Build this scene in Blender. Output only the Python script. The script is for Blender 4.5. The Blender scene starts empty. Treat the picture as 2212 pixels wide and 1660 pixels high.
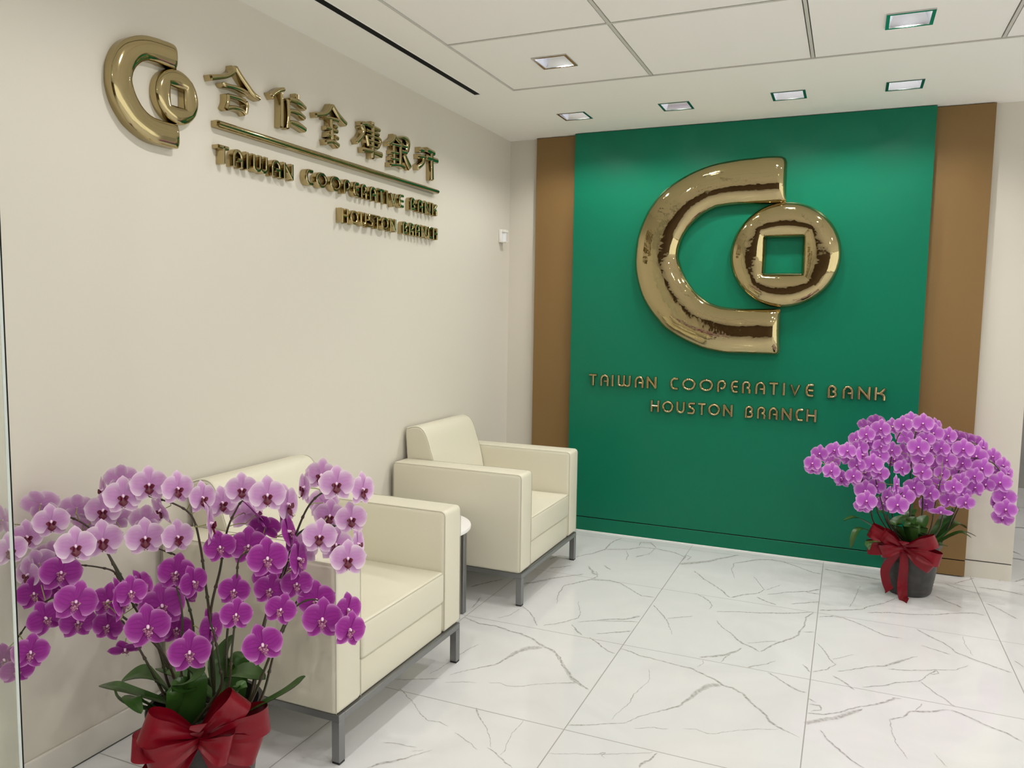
import bpy, bmesh, math, random
from mathutils import Vector, Matrix, Euler
R = math.radians
C = bpy.context.scene.collection
S = bpy.context.scene

# ------------------------------------------------------------------ camera, world, exposure
cam = bpy.data.cameras.new('camera')
cam.sensor_fit = 'HORIZONTAL'; cam.sensor_width = 36.0
cam.lens = 1688.27 / 2212 * 36.0
cam.clip_start = 0.05
camo = bpy.data.objects.new('camera', cam); C.objects.link(camo)
camo.location = (2.2647, -5.1720, 1.5)
camo.rotation_euler = (R(84.796), R(-0.879), R(23.372))
S.camera = camo
w = bpy.data.worlds.new('world'); S.world = w; w.use_nodes = True
w.node_tree.nodes['Background'].inputs[0].default_value = (1.0, 0.96, 0.90, 1)
w.node_tree.nodes['Background'].inputs[1].default_value = 2.1
S.view_settings.view_transform = 'Standard'; S.view_settings.look = 'None'
S.view_settings.exposure = 0.0; S.view_settings.gamma = 1.0
S.view_settings.use_curve_mapping = False
H = 2.704                                   # ceiling height
LAMP_GRID = 35.0                            # watts of the square downlights in the ceiling tiles
LAMP_ROW = 35.0                             # watts of the row washing the green panel
LAMP_COL = (1.0, 0.975, 0.935)

# ------------------------------------------------------------------ measured data (metres in the room)
# printed marble veins: (x, y, width in mm)
VEINS = [[(1.386,-1.849,10.3),(1.44,-1.86,9.0),(1.492,-1.885,9.5),(1.572,-1.893,8.9),(1.657,-1.906,9.9),(1.723,-1.915,10.4),(1.788,-1.957,10.5),(1.827,-1.976,11.9),(1.857,-2.01,14.0),(1.898,-2.015,14.1),(1.941,-2.046,11.6),(1.976,-2.102,11.0),(2.019,-2.152,11.1),(2.051,-2.204,11.0),(2.073,-2.239,14.1),(2.105,-2.262,11.9),(2.141,-2.283,4.9),(2.172,-2.301,3.1)],[(1.852,-2.012,28.3),(1.811,-2.037,34.6),(1.781,-2.098,24.5),(1.757,-2.183,15.4),(1.739,-2.241,11.3),(1.709,-2.284,9.4),(1.652,-2.35,4.8),(1.615,-2.395,5.2),(1.576,-2.465,3.2)],[(1.58,-2.463,5.3),(1.531,-2.493,5.3),(1.483,-2.525,6.1),(1.442,-2.547,8.1),(1.388,-2.572,10.8)],[(1.553,-1.997,2.2),(1.574,-2.076,2.0),(1.573,-2.125,2.4),(1.558,-2.191,3.4),(1.549,-2.253,4.1),(1.551,-2.318,3.2),(1.537,-2.377,2.6),(1.525,-2.439,2.3),(1.523,-2.465,2.2)],[(1.615,-2.49,3.1),(1.68,-2.452,4.9),(1.699,-2.452,5.1),(1.733,-2.44,2.9)],[(1.778,-2.415,2.9),(1.821,-2.4,3.1),(1.863,-2.413,5.0),(1.901,-2.395,3.9),(1.912,-2.381,3.8),(1.977,-2.336,3.1),(2.034,-2.3,3.5),(2.097,-2.271,3.7)],[(1.222,-1.791,6.2),(1.259,-1.82,8.3),(1.317,-1.875,8.1),(1.355,-1.903,10.1),(1.382,-1.909,8.3)],[(1.128,-1.731,8.0),(1.181,-1.779,7.4)],[(2.017,-1.811,8.7),(2.047,-1.835,8.5),(2.09,-1.882,6.8),(2.121,-1.909,13.1),(2.156,-1.932,10.8),(2.178,-1.93,10.9)],[(1.932,-1.803,9.9),(1.959,-1.767,9.9),(2.002,-1.733,6.7),(2.039,-1.675,4.0)],[(1.966,-1.611,7.0),(2.0,-1.536,11.1),(2.033,-1.468,11.0),(2.078,-1.408,11.3),(2.112,-1.328,10.4),(2.122,-1.258,7.1)],[(1.901,-1.538,5.4),(1.978,-1.483,6.4),(2.032,-1.46,6.5)],[(1.727,-1.788,9.1),(1.786,-1.746,21.5),(1.829,-1.711,17.9),(1.861,-1.661,16.9),(1.886,-1.605,7.4)],[(1.82,-1.795,5.1),(1.829,-1.746,6.2),(1.852,-1.679,5.1)],[(1.747,-1.806,3.1),(1.753,-1.844,2.5),(1.734,-1.886,3.8)],[(2.127,-1.289,7.6),(2.182,-1.27,10.4)],[(2.147,-1.665,6.3),(2.166,-1.695,10.0),(2.181,-1.734,5.8)],[(1.387,-2.776,3.1),(1.442,-2.752,3.1),(1.501,-2.727,3.1),(1.548,-2.705,4.5),(1.603,-2.68,3.1),(1.657,-2.65,3.1),(1.714,-2.615,2.5)],[(1.537,-2.714,3.4),(1.554,-2.694,6.5),(1.567,-2.688,3.2),(1.559,-2.712,4.1),(1.575,-2.722,2.7)],[(1.729,-2.613,4.7),(1.721,-2.646,7.8),(1.704,-2.682,11.4),(1.694,-2.703,11.7),(1.694,-2.728,6.0)],[(1.081,-1.986,10.7),(1.125,-2.009,11.0),(1.181,-2.08,11.0),(1.237,-2.159,15.8),(1.281,-2.22,15.8),(1.317,-2.246,11.4),(1.377,-2.282,3.4)],[(1.203,-2.307,3.8),(1.238,-2.283,4.5),(1.293,-2.255,4.9),(1.317,-2.248,4.1)],[(0.686,-2.593,5.1),(0.764,-2.646,4.0),(0.83,-2.701,3.0),(0.87,-2.734,4.2),(0.911,-2.759,3.8),(0.953,-2.749,4.8),(0.997,-2.763,2.5)],[(1.038,-2.792,4.6),(1.082,-2.811,4.8),(1.121,-2.829,3.5),(1.16,-2.858,2.3)],[(1.032,-2.601,6.8),(1.049,-2.63,8.0),(1.085,-2.673,4.8),(1.139,-2.734,3.3),(1.171,-2.775,3.3),(1.196,-2.824,2.2)],[(1.228,-2.606,3.0),(1.228,-2.665,3.0),(1.227,-2.721,2.9),(1.235,-2.772,2.8),(1.248,-2.822,2.9),(1.243,-2.854,2.1)],[(1.184,-2.83,4.8),(1.235,-2.857,5.9),(1.276,-2.887,6.4),(1.311,-2.905,6.4)],[(1.019,-2.924,3.4),(0.992,-2.962,4.1),(0.961,-3.009,7.6),(0.925,-3.046,12.7),(0.895,-3.076,11.9),(0.876,-3.106,5.5)],[(0.841,-2.953,3.5),(0.879,-2.941,4.3),(0.964,-2.931,3.1)],[(0.961,-2.959,2.2),(0.991,-2.935,2.8)],[(0.811,-2.403,5.9),(0.844,-2.352,4.8),(0.903,-2.28,8.3),(0.947,-2.223,10.4),(0.963,-2.154,13.3),(0.978,-2.077,26.6),(1.014,-2.016,43.1),(1.065,-1.992,25.9)],[(0.981,-1.919,7.6),(1.025,-1.952,12.9),(1.073,-1.981,15.4),(1.121,-1.995,7.8),(1.17,-2.049,10.7),(1.209,-2.125,8.7),(1.253,-2.169,13.4),(1.285,-2.216,18.4),(1.321,-2.242,9.9),(1.376,-2.281,3.4)],[(0.986,-2.396,3.5),(1.029,-2.379,4.2),(1.067,-2.389,5.0),(1.105,-2.376,5.4),(1.155,-2.338,3.8),(1.225,-2.291,3.9),(1.31,-2.241,4.5)],[(0.824,-2.47,3.1),(0.886,-2.435,5.8),(0.942,-2.417,3.2)],[(0.733,-2.433,2.5),(0.746,-2.37,4.5),(0.753,-2.294,3.2),(0.759,-2.223,4.4),(0.772,-2.138,4.8),(0.793,-2.077,4.1)],[(0.619,-2.532,5.6),(0.665,-2.52,7.2),(0.718,-2.489,5.8),(0.791,-2.443,5.8)],[(1.726,-0.643,3.2),(1.69,-0.5,4.4),(1.685,-0.365,6.7),(1.735,-0.308,14.1),(1.806,-0.225,15.9),(1.89,-0.184,16.0),(1.961,-0.198,10.7),(2.051,-0.264,9.6),(2.13,-0.331,11.1),(2.187,-0.341,11.8)],[(1.492,-0.612,7.9),(1.565,-0.735,9.4),(1.635,-0.81,8.7),(1.706,-0.906,11.5),(1.747,-0.973,8.1)],[(1.825,-0.566,4.1),(1.87,-0.683,4.9),(1.901,-0.76,5.0),(1.878,-0.835,7.8),(1.814,-0.891,13.1),(1.747,-0.973,10.5)],[(1.91,-0.769,5.2),(1.978,-0.644,4.2)],[(1.924,-0.838,7.3),(2.018,-0.75,8.5),(2.114,-0.696,13.6),(2.181,-0.625,16.4)],[(2.115,-0.708,10.0),(2.183,-0.705,13.0)],[(2.052,-0.928,8.0),(2.116,-0.883,9.3),(2.187,-0.826,9.0)],[(1.56,-0.989,9.1),(1.614,-1.024,9.5),(1.654,-1.077,8.1),(1.679,-1.136,5.5),(1.673,-1.195,4.4)],[(1.877,-0.898,10.9),(1.927,-0.946,13.0),(1.982,-0.978,11.3)],[(1.713,-1.209,9.5),(1.817,-1.159,8.8),(1.916,-1.13,10.6),(1.992,-1.097,16.3),(2.082,-1.05,8.3),(2.165,-0.997,8.5)],[(1.731,-1.329,6.1),(1.763,-1.395,7.0),(1.812,-1.45,6.8),(1.847,-1.509,9.9),(1.879,-1.549,12.9),(1.929,-1.579,11.0),(1.965,-1.614,9.5)],[(2.112,-1.327,9.6),(2.13,-1.22,8.5),(2.131,-1.096,8.2),(2.165,-0.997,8.5)],[(2.192,-1.056,10.2),(2.257,-1.01,12.1),(2.305,-1.012,9.5),(2.374,-1.063,8.4),(2.439,-1.123,8.2),(2.489,-1.166,9.7),(2.565,-1.168,8.0)],[(2.192,-0.957,13.8),(2.276,-0.917,11.9),(2.389,-0.851,10.6),(2.426,-0.788,7.3),(2.507,-0.691,6.8),(2.569,-0.577,4.4)],[(2.333,-0.844,3.5),(2.362,-0.664,4.5),(2.386,-0.46,2.3)],[(2.196,-0.23,17.4),(2.299,-0.263,14.9),(2.396,-0.275,15.0),(2.505,-0.292,15.0)],[(2.417,-0.883,8.2),(2.515,-0.836,13.1),(2.64,-0.805,8.3),(2.724,-0.769,9.7),(2.867,-0.674,9.4),(2.93,-0.648,9.5),(2.968,-0.663,10.1)],[(2.764,-0.458,11.0),(2.808,-0.522,14.0),(2.853,-0.56,13.7),(2.876,-0.595,8.6)],[(2.832,-0.203,12.3),(2.899,-0.265,12.8),(2.994,-0.314,12.2)],[(2.879,-0.181,8.1),(3.002,-0.023,8.7)],[(3.003,-0.188,14.0),(3.111,-0.188,17.3),(3.213,-0.224,14.2)],[(3.002,-0.465,9.0),(3.058,-0.542,9.0),(3.113,-0.647,8.7)],[(2.633,-1.011,8.7),(2.673,-1.069,12.7),(2.74,-1.149,8.3),(2.784,-1.243,8.7),(2.854,-1.294,10.0),(2.921,-1.334,11.9),(2.972,-1.365,13.9)],[(2.831,-1.013,2.8),(2.824,-1.1,3.2),(2.843,-1.241,2.6)],[(2.637,-1.216,6.7),(2.695,-1.242,8.6),(2.752,-1.272,7.2)],[(2.194,-1.399,4.3),(2.228,-1.472,5.3),(2.255,-1.56,5.5),(2.28,-1.605,5.4),(2.24,-1.679,6.3),(2.189,-1.726,7.8)],[(2.267,-1.554,4.8),(2.352,-1.461,4.1)],[(2.287,-1.672,5.4),(2.34,-1.632,5.2),(2.399,-1.573,8.5),(2.476,-1.528,11.6),(2.526,-1.465,20.1),(2.564,-1.414,10.1),(2.615,-1.357,4.1)],[(2.487,-1.555,7.7),(2.574,-1.529,7.2),(2.663,-1.479,6.9),(2.758,-1.435,4.6),(2.811,-1.362,3.6)],[(2.385,-1.781,4.2),(2.452,-1.739,6.2),(2.504,-1.686,6.2),(2.567,-1.645,7.0),(2.608,-1.611,4.8),(2.642,-1.536,5.7),(2.675,-1.474,10.8),(2.683,-1.508,5.5),(2.648,-1.533,5.9)],[(2.607,-1.626,5.4),(2.644,-1.7,6.3),(2.691,-1.766,5.8),(2.715,-1.809,6.1)],[(2.271,-1.725,8.8),(2.312,-1.765,10.3),(2.354,-1.823,9.2)],[(2.183,-1.978,8.5),(2.217,-2.001,5.5)],[(2.183,-2.189,22.6),(2.243,-2.131,23.7),(2.293,-2.09,25.8),(2.356,-2.012,22.0),(2.382,-1.975,7.1)],[(2.189,-2.102,7.8),(2.241,-2.09,7.2),(2.303,-2.043,7.1),(2.366,-1.969,8.1),(2.42,-1.925,7.4),(2.469,-1.876,11.1),(2.497,-1.83,13.4),(2.524,-1.824,6.7)],[(2.191,-2.026,9.8),(2.228,-2.021,10.3),(2.235,-2.056,4.5),(2.199,-2.085,8.1)],[(2.474,-2.018,4.1),(2.477,-2.12,4.4),(2.486,-2.192,4.1),(2.502,-2.237,4.5),(2.518,-2.29,3.0)],[(2.473,-2.024,11.1),(2.521,-1.984,7.5),(2.55,-1.921,9.4),(2.603,-1.897,15.2),(2.656,-1.862,8.9),(2.694,-1.842,6.5)],[(2.566,-1.907,3.6),(2.597,-1.829,5.1)],[(2.694,-1.842,11.9),(2.759,-1.879,8.7),(2.82,-1.926,8.7),(2.864,-1.946,9.1),(2.903,-1.988,6.8)],[(2.237,-2.215,6.0),(2.277,-2.289,8.3),(2.316,-2.344,7.9),(2.358,-2.393,5.7),(2.381,-2.41,6.9)],[(2.606,-2.209,2.2),(2.639,-2.287,2.9)],[(3.006,-1.222,7.4),(3.03,-1.283,7.6)],[(0.775,-0.674,9.3),(0.853,-0.548,11.6),(0.896,-0.436,11.3),(0.893,-0.247,9.6),(0.927,-0.147,9.0)],[(0.896,-0.436,14.3),(1.031,-0.369,12.8),(1.096,-0.291,14.0),(1.187,-0.278,13.8),(1.31,-0.308,11.6),(1.388,-0.373,8.5)],[(1.075,-0.597,4.4),(1.063,-0.504,5.6),(1.023,-0.404,4.1)],[(1.074,-0.27,3.5),(1.06,-0.181,9.2),(1.126,-0.165,17.0),(1.183,-0.264,4.8),(1.17,-0.421,5.5),(1.11,-0.509,13.7)],[(1.387,-0.528,31.0),(1.461,-0.464,34.8),(1.529,-0.403,30.8),(1.578,-0.323,18.2),(1.693,-0.18,14.5)],[(1.389,-0.458,6.0),(1.388,-0.329,13.3),(1.425,-0.355,8.1),(1.415,-0.431,6.2)],[(0.939,-1.459,3.2),(0.903,-1.352,4.5),(0.881,-1.186,7.4),(0.936,-1.102,12.1),(0.982,-1.032,12.9),(1.005,-0.96,5.7),(0.971,-0.876,4.6)],[(0.982,-1.032,14.9),(1.085,-0.994,14.3),(1.149,-1.01,9.4),(1.247,-1.099,8.5),(1.311,-1.155,8.3),(1.38,-1.148,8.2)],[(0.901,-0.805,9.4),(0.972,-0.926,19.7),(1.002,-0.924,18.2)],[(0.982,-0.753,10.0),(1.041,-0.816,11.0)],[(0.704,-0.941,11.0),(0.772,-0.882,11.3),(0.806,-0.838,8.0)],[(0.659,-1.271,21.8),(0.722,-1.194,26.3),(0.782,-1.105,19.4),(0.86,-1.018,11.6),(0.917,-0.953,11.6)],[(0.779,-1.556,6.6),(0.835,-1.607,6.2),(0.903,-1.687,8.5),(0.95,-1.771,6.1)],[(0.59,-1.828,8.8),(0.692,-1.868,10.0),(0.769,-1.857,10.7),(0.856,-1.884,10.0),(0.917,-1.888,12.8),(0.981,-1.915,10.0),(1.055,-1.974,10.6)],[(0.741,-1.765,4.3),(0.782,-1.699,5.4),(0.793,-1.608,4.5)],[(1.027,-1.376,2.6),(1.093,-1.541,4.1),(1.1,-1.593,6.1),(1.053,-1.67,8.4),(0.978,-1.758,7.6)],[(1.116,-1.639,6.0),(1.192,-1.585,6.5),(1.245,-1.542,10.0),(1.309,-1.511,14.0),(1.374,-1.434,18.7)],[(1.203,-1.58,6.3),(1.381,-1.513,8.2)],[(1.239,-1.739,5.2),(1.317,-1.681,9.9),(1.38,-1.635,10.4)],[(1.098,-1.683,5.2),(1.145,-1.747,6.6),(1.184,-1.786,7.1)],[(1.399,-1.258,5.6),(1.461,-1.355,7.8),(1.514,-1.449,5.1),(1.555,-1.552,3.5),(1.567,-1.596,2.4)],[(1.505,-1.408,5.9),(1.611,-1.321,5.1)],[(0.648,-0.792,7.4),(0.665,-0.699,13.7),(0.731,-0.695,12.0),(0.783,-0.698,11.8)],[(0.425,-1.43,13.0),(0.475,-1.337,12.5),(0.534,-1.237,10.9)],[(0.565,-1.698,7.1),(0.558,-1.622,7.9),(0.544,-1.546,3.2)]]
LOGO_OUT = [(1.866,2.429),(1.848,2.46),(1.798,2.469),(1.736,2.47),(1.673,2.466),(1.602,2.464),(1.531,2.457),(1.458,2.448),(1.393,2.433),(1.327,2.411),(1.27,2.386),(1.212,2.355),(1.153,2.317),(1.103,2.273),(1.061,2.224),(1.028,2.175),(1.003,2.124),(0.98,2.067),(0.962,2.005),(0.953,1.934),(0.949,1.858),(0.953,1.793),(0.966,1.728),(0.983,1.671),(1.005,1.615),(1.034,1.565),(1.066,1.519),(1.109,1.468),(1.157,1.417),(1.217,1.377),(1.281,1.342),(1.346,1.314),(1.41,1.29),(1.47,1.278),(1.528,1.269),(1.586,1.266),(1.643,1.267),(1.703,1.266),(1.763,1.267),(1.811,1.268),(1.854,1.269),(1.873,1.289)]
LOGO_IN = [(1.868,2.191),(1.841,2.188),(1.779,2.187),(1.732,2.186),(1.685,2.187),(1.622,2.188),(1.565,2.187),(1.509,2.182),(1.46,2.175),(1.418,2.158),(1.379,2.137),(1.345,2.111),(1.314,2.08),(1.288,2.049),(1.266,2.015),(1.249,1.981),(1.239,1.948),(1.232,1.923),(1.229,1.897),(1.232,1.863),(1.243,1.829),(1.26,1.782),(1.284,1.735),(1.313,1.693),(1.347,1.651),(1.383,1.62),(1.424,1.592),(1.468,1.573),(1.517,1.559),(1.566,1.553),(1.615,1.55),(1.664,1.549),(1.712,1.549),(1.763,1.549),(1.815,1.549),(1.865,1.548)]
COIN = [(1.553,1.884),(2.194,1.858),(1.879,2.193),(1.881,1.557),(1.874,1.877)]
HOLE = [(1.765,1.978),(1.973,1.977),(1.978,1.769),(1.768,1.767)]
ROW1 = [('T',0.65,0.707),('A',0.727,0.79),('I',0.806,0.824),('W',0.847,0.942),('A',0.965,1.029),('N',1.045,1.115),('C',1.201,1.257),('O',1.278,1.369),('O',1.389,1.48),('P',1.501,1.561),('E',1.585,1.634),('R',1.654,1.711),('A',1.735,1.799),('T',1.819,1.875),('I',1.897,1.916),('V',1.937,2.006),('E',2.028,2.08),('B',2.155,2.212),('A',2.238,2.302),('N',2.322,2.395),('K',2.412,2.481)]
ROW2 = [('H',1.078,1.139),('O',1.153,1.231),('U',1.246,1.306),('S',1.321,1.372),('T',1.387,1.439),('O',1.45,1.529),('N',1.543,1.608),('B',1.679,1.734),('R',1.752,1.807),('A',1.822,1.88),('N',1.897,1.962),('C',1.978,2.027),('H',2.041,2.103)]
HAN = [('合',[[(-2.744,2.43,0.0153),(-2.752,2.407,0.0126),(-2.785,2.384,0.0112),(-2.825,2.37,0.012),(-2.869,2.355,0.0139)],[(-2.739,2.431,0.0134),(-2.712,2.405,0.0144),(-2.673,2.376,0.0147),(-2.64,2.353,0.0152),(-2.602,2.343,0.011)],[(-2.804,2.356,0.011),(-2.795,2.348,0.0104),(-2.748,2.352,0.0096),(-2.704,2.352,0.0115),(-2.671,2.346,0.0124)],[(-2.78,2.318,0.0126),(-2.782,2.285,0.0124),(-2.794,2.258,0.0132)],[(-2.781,2.313,0.0087),(-2.72,2.316,0.0103),(-2.684,2.312,0.0119)],[(-2.684,2.313,0.0143),(-2.677,2.3,0.0132),(-2.683,2.267,0.0116)],[(-2.788,2.263,0.0101),(-2.75,2.275,0.0096),(-2.706,2.275,0.0094),(-2.683,2.266,0.0115)]]),('作',[[(-2.534,2.372,0.0187),(-2.517,2.387,0.0113),(-2.483,2.409,0.0121),(-2.452,2.421,0.0108)],[(-2.471,2.403,0.014),(-2.47,2.335,0.014),(-2.472,2.259,0.015)],[(-2.433,2.386,0.0153),(-2.427,2.323,0.015),(-2.435,2.263,0.0152)],[(-2.367,2.423,0.0176),(-2.369,2.395,0.0157)],[(-2.424,2.386,0.0096),(-2.364,2.391,0.0151),(-2.312,2.374,0.0118)],[(-2.422,2.342,0.0097),(-2.364,2.345,0.013),(-2.318,2.331,0.0118)],[(-2.422,2.295,0.009),(-2.365,2.295,0.0151),(-2.312,2.283,0.0129)]]),('金',[[(-2.125,2.434,0.0146),(-2.151,2.401,0.0134),(-2.179,2.384,0.012),(-2.245,2.365,0.015)],[(-2.12,2.434,0.0167),(-2.074,2.401,0.0173),(-2.01,2.375,0.0152)],[(-2.177,2.369,0.0094),(-2.132,2.375,0.0096),(-2.074,2.377,0.0117)],[(-2.134,2.373,0.0153),(-2.121,2.278,0.0176)],[(-2.163,2.327,0.0107),(-2.128,2.328,0.01),(-2.08,2.326,0.0113)],[(-2.109,2.346,0.0093),(-2.084,2.346,0.01)],[(-2.159,2.298,0.014),(-2.133,2.295,0.0108)],[(-2.104,2.298,0.0128),(-2.075,2.295,0.0114)],[(-2.175,2.26,0.0148),(-2.119,2.274,0.011),(-2.07,2.262,0.0137)]]),('庫',[[(-1.789,2.438,0.022),(-1.789,2.418,0.02)],[(-1.893,2.403,0.015),(-1.847,2.414,0.0125),(-1.792,2.411,0.0134),(-1.724,2.408,0.0114)],[(-1.888,2.402,0.023),(-1.868,2.38,0.022),(-1.885,2.346,0.0174),(-1.931,2.31,0.0174)],[(-1.789,2.421,0.021),(-1.789,2.255,0.021)],[(-1.842,2.384,0.01),(-1.792,2.384,0.01),(-1.732,2.384,0.01)],[(-1.847,2.363,0.0167),(-1.826,2.31,0.0176)],[(-1.741,2.367,0.0139),(-1.721,2.356,0.018),(-1.741,2.318,0.0136)],[(-1.842,2.361,0.0088),(-1.792,2.364,0.009),(-1.732,2.364,0.009)],[(-1.831,2.339,0.0088),(-1.732,2.343,0.0088)],[(-1.826,2.315,0.009),(-1.744,2.316,0.0087)],[(-1.875,2.285,0.0154),(-1.798,2.291,0.0127),(-1.703,2.289,0.016)]]),('銀',[[(-1.584,2.415,0.0181),(-1.599,2.387,0.0162),(-1.65,2.356,0.0149)],[(-1.584,2.409,0.0145),(-1.549,2.394,0.014),(-1.521,2.382,0.0135)],[(-1.62,2.363,0.0097),(-1.527,2.371,0.0105)],[(-1.596,2.365,0.0174),(-1.583,2.262,0.0184)],[(-1.617,2.322,0.0117),(-1.552,2.327,0.0097)],[(-1.62,2.29,0.0117),(-1.546,2.296,0.0097)],[(-1.629,2.257,0.0135),(-1.536,2.27,0.0097),(-1.485,2.267,0.0113)],[(-1.526,2.402,0.019),(-1.525,2.27,0.019)],[(-1.562,2.404,0.0082),(-1.502,2.42,0.0107),(-1.449,2.408,0.0236),(-1.46,2.353,0.019)],[(-1.518,2.377,0.0103),(-1.46,2.376,0.0103)],[(-1.518,2.346,0.0108),(-1.46,2.348,0.0118)],[(-1.489,2.334,0.0194),(-1.46,2.303,0.0233),(-1.423,2.272,0.0224)]]),('行',[[(-1.326,2.392,0.0166),(-1.281,2.394,0.0137)],[(-1.34,2.352,0.0154),(-1.274,2.36,0.0115)],[(-1.277,2.358,0.0199),(-1.291,2.323,0.0175),(-1.349,2.289,0.0205)],[(-1.246,2.407,0.0161),(-1.155,2.4,0.0159)],[(-1.249,2.365,0.015),(-1.117,2.365,0.016)],[(-1.19,2.401,0.0202),(-1.182,2.245,0.0253)]])]
# flowers: x, y, z, span, yaw, pitch, roll, kind
FL = [(0.425,-3.543,0.989,0.105,53,5,0.0,'P'),(0.507,-3.517,0.981,0.099,75,5,5.0,'P'),(0.561,-3.478,0.951,0.095,85,6,5.0,'P'),(0.363,-3.579,0.956,0.109,50,6,0.0,'P'),(0.195,-3.511,0.879,0.107,39,6,0.0,'P'),(0.162,-3.657,0.875,0.099,54,6,-4.0,'P'),(0.078,-3.675,0.824,0.096,78,6,4.0,'P'),(0.138,-3.767,0.818,0.096,77,-1,0.0,'P'),(0.073,-3.624,0.911,0.11,223,26,15.0,'P'),(0.112,-3.536,0.884,0.1,228,21,-5.0,'P'),(0.168,-3.487,0.933,0.108,-29,5,0.0,'P'),(0.336,-3.714,0.841,0.105,57,7,0.0,'P'),(0.313,-3.611,0.829,0.111,59,7,0.0,'P'),(0.429,-3.565,0.838,0.11,54,2,0.0,'P'),(0.509,-3.523,0.84,0.099,75,7,6.0,'P'),(0.107,-3.498,0.821,0.102,202,31,0.0,'P'),(0.192,-3.466,0.839,0.102,251,31,10.0,'P'),(0.28,-3.429,0.843,0.102,234,16,0.0,'P'),(0.434,-3.51,0.907,0.096,-17,-19,10.0,'P'),(0.595,-3.484,0.879,0.125,127,7,0.0,'P'),(0.516,-3.354,0.904,0.1,72,6,0.0,'P'),(0.656,-3.42,0.974,0.095,45,11,0.0,'P'),(0.795,-3.472,0.983,0.103,43,6,0.0,'P'),(0.771,-3.36,0.928,0.121,101,6,0.0,'P'),(0.561,-3.302,0.862,0.102,212,-24,0.0,'P'),(0.845,-3.372,0.989,0.1,-34,6,0.0,'P'),(0.782,-3.212,0.99,0.101,22,5,5.0,'P'),(0.973,-3.396,1.018,0.1,36,11,0.0,'P'),(0.983,-3.286,0.981,0.099,82,6,10.0,'P'),(0.828,-3.232,0.871,0.1,32,7,5.0,'P'),(0.958,-3.307,0.896,0.095,43,7,-5.0,'P'),(0.891,-3.366,0.849,0.101,37,19,5.0,'P'),(0.905,-3.308,0.812,0.102,46,7,8.0,'P'),(1.006,-3.39,0.807,0.101,35,13,0.0,'P'),(0.794,-3.219,0.906,0.101,197,-14,0.0,'P'),(0.749,-3.268,0.769,0.115,189,-2,20.0,'P'),(0.079,-3.595,0.75,0.099,229,17,0.0,'P'),(0.078,-3.641,0.734,0.097,245,7,20.0,'P'),(0.072,-3.67,0.707,0.096,6,7,0.0,'P'),(0.075,-3.74,0.89,0.099,177,6,0.0,'P'),(0.635,-3.298,0.828,0.1,206,27,0.0,'M'),(0.795,-3.386,0.855,0.119,114,17,0.0,'M'),(0.214,-3.459,0.971,0.101,230,20,0.0,'P'),(0.902,-3.193,0.781,0.107,105,7,0.0,'P'),(0.621,-3.322,0.873,0.126,142,36,30.0,'M'),(0.2,-3.661,0.729,0.114,62,18,12.0,'M'),(0.103,-3.677,0.657,0.096,57,8,-5.0,'M'),(0.356,-3.735,0.693,0.112,59,18,20.0,'M'),(0.18,-3.699,0.604,0.103,73,4,-18.0,'M'),(0.235,-3.64,0.58,0.101,63,4,5.0,'M'),(0.331,-3.614,0.65,0.101,29,9,5.0,'M'),(0.443,-3.665,0.691,0.122,122,8,0.0,'M'),(0.472,-3.655,0.714,0.088,60,8,0.0,'M'),(0.303,-3.47,0.644,0.107,109,23,0.0,'M'),(0.298,-3.59,0.561,0.094,26,9,8.0,'M'),(0.24,-3.789,0.55,0.098,66,5,12.0,'M'),(0.197,-3.799,0.494,0.088,61,-10,5.0,'M'),(0.387,-3.608,0.516,0.092,45,-45,-12.0,'M'),(0.492,-3.514,0.728,0.109,33,13,8.0,'M'),(0.555,-3.512,0.709,0.094,81,8,-10.0,'M'),(0.472,-3.55,0.637,0.128,48,14,-6.0,'M'),(0.507,-3.632,0.611,0.122,49,9,-4.0,'M'),(0.407,-3.439,0.515,0.098,47,10,8.0,'M'),(0.626,-3.6,0.547,0.116,46,10,0.0,'M'),(0.58,-3.475,0.56,0.112,100,10,5.0,'M'),(0.672,-3.475,0.69,0.092,38,9,10.0,'M'),(0.76,-3.563,0.665,0.089,43,9,6.0,'M'),(0.623,-3.476,0.812,0.092,49,7,-8.0,'M'),(0.676,-3.418,0.806,0.112,36,15,0.0,'M'),(0.809,-3.491,0.809,0.113,41,8,-3.0,'M'),(0.831,-3.389,0.78,0.127,107,8,10.0,'M'),(0.758,-3.423,0.689,0.096,33,9,12.0,'M'),(0.867,-3.508,0.678,0.088,35,9,20.0,'M'),(0.823,-3.385,0.704,0.094,39,14,0.0,'M'),(0.832,-3.541,0.584,0.112,41,10,-18.0,'M'),(0.87,-3.355,0.653,0.111,39,9,-4.0,'M'),(0.947,-3.43,0.636,0.114,39,10,4.0,'M'),(0.947,-3.308,0.621,0.096,73,9,8.0,'M'),(1.025,-3.41,0.612,0.098,65,10,18.0,'M'),(0.13,-3.791,0.507,0.089,72,5,0.0,'M'),(0.096,-3.581,0.636,0.097,34,8,30.0,'M'),(0.421,-3.424,0.63,0.098,17,-16,0.0,'M'),(0.63,-3.286,0.666,0.1,61,8,0.0,'M'),(0.706,-3.262,0.701,0.099,-1,8,0.0,'M')]
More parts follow.
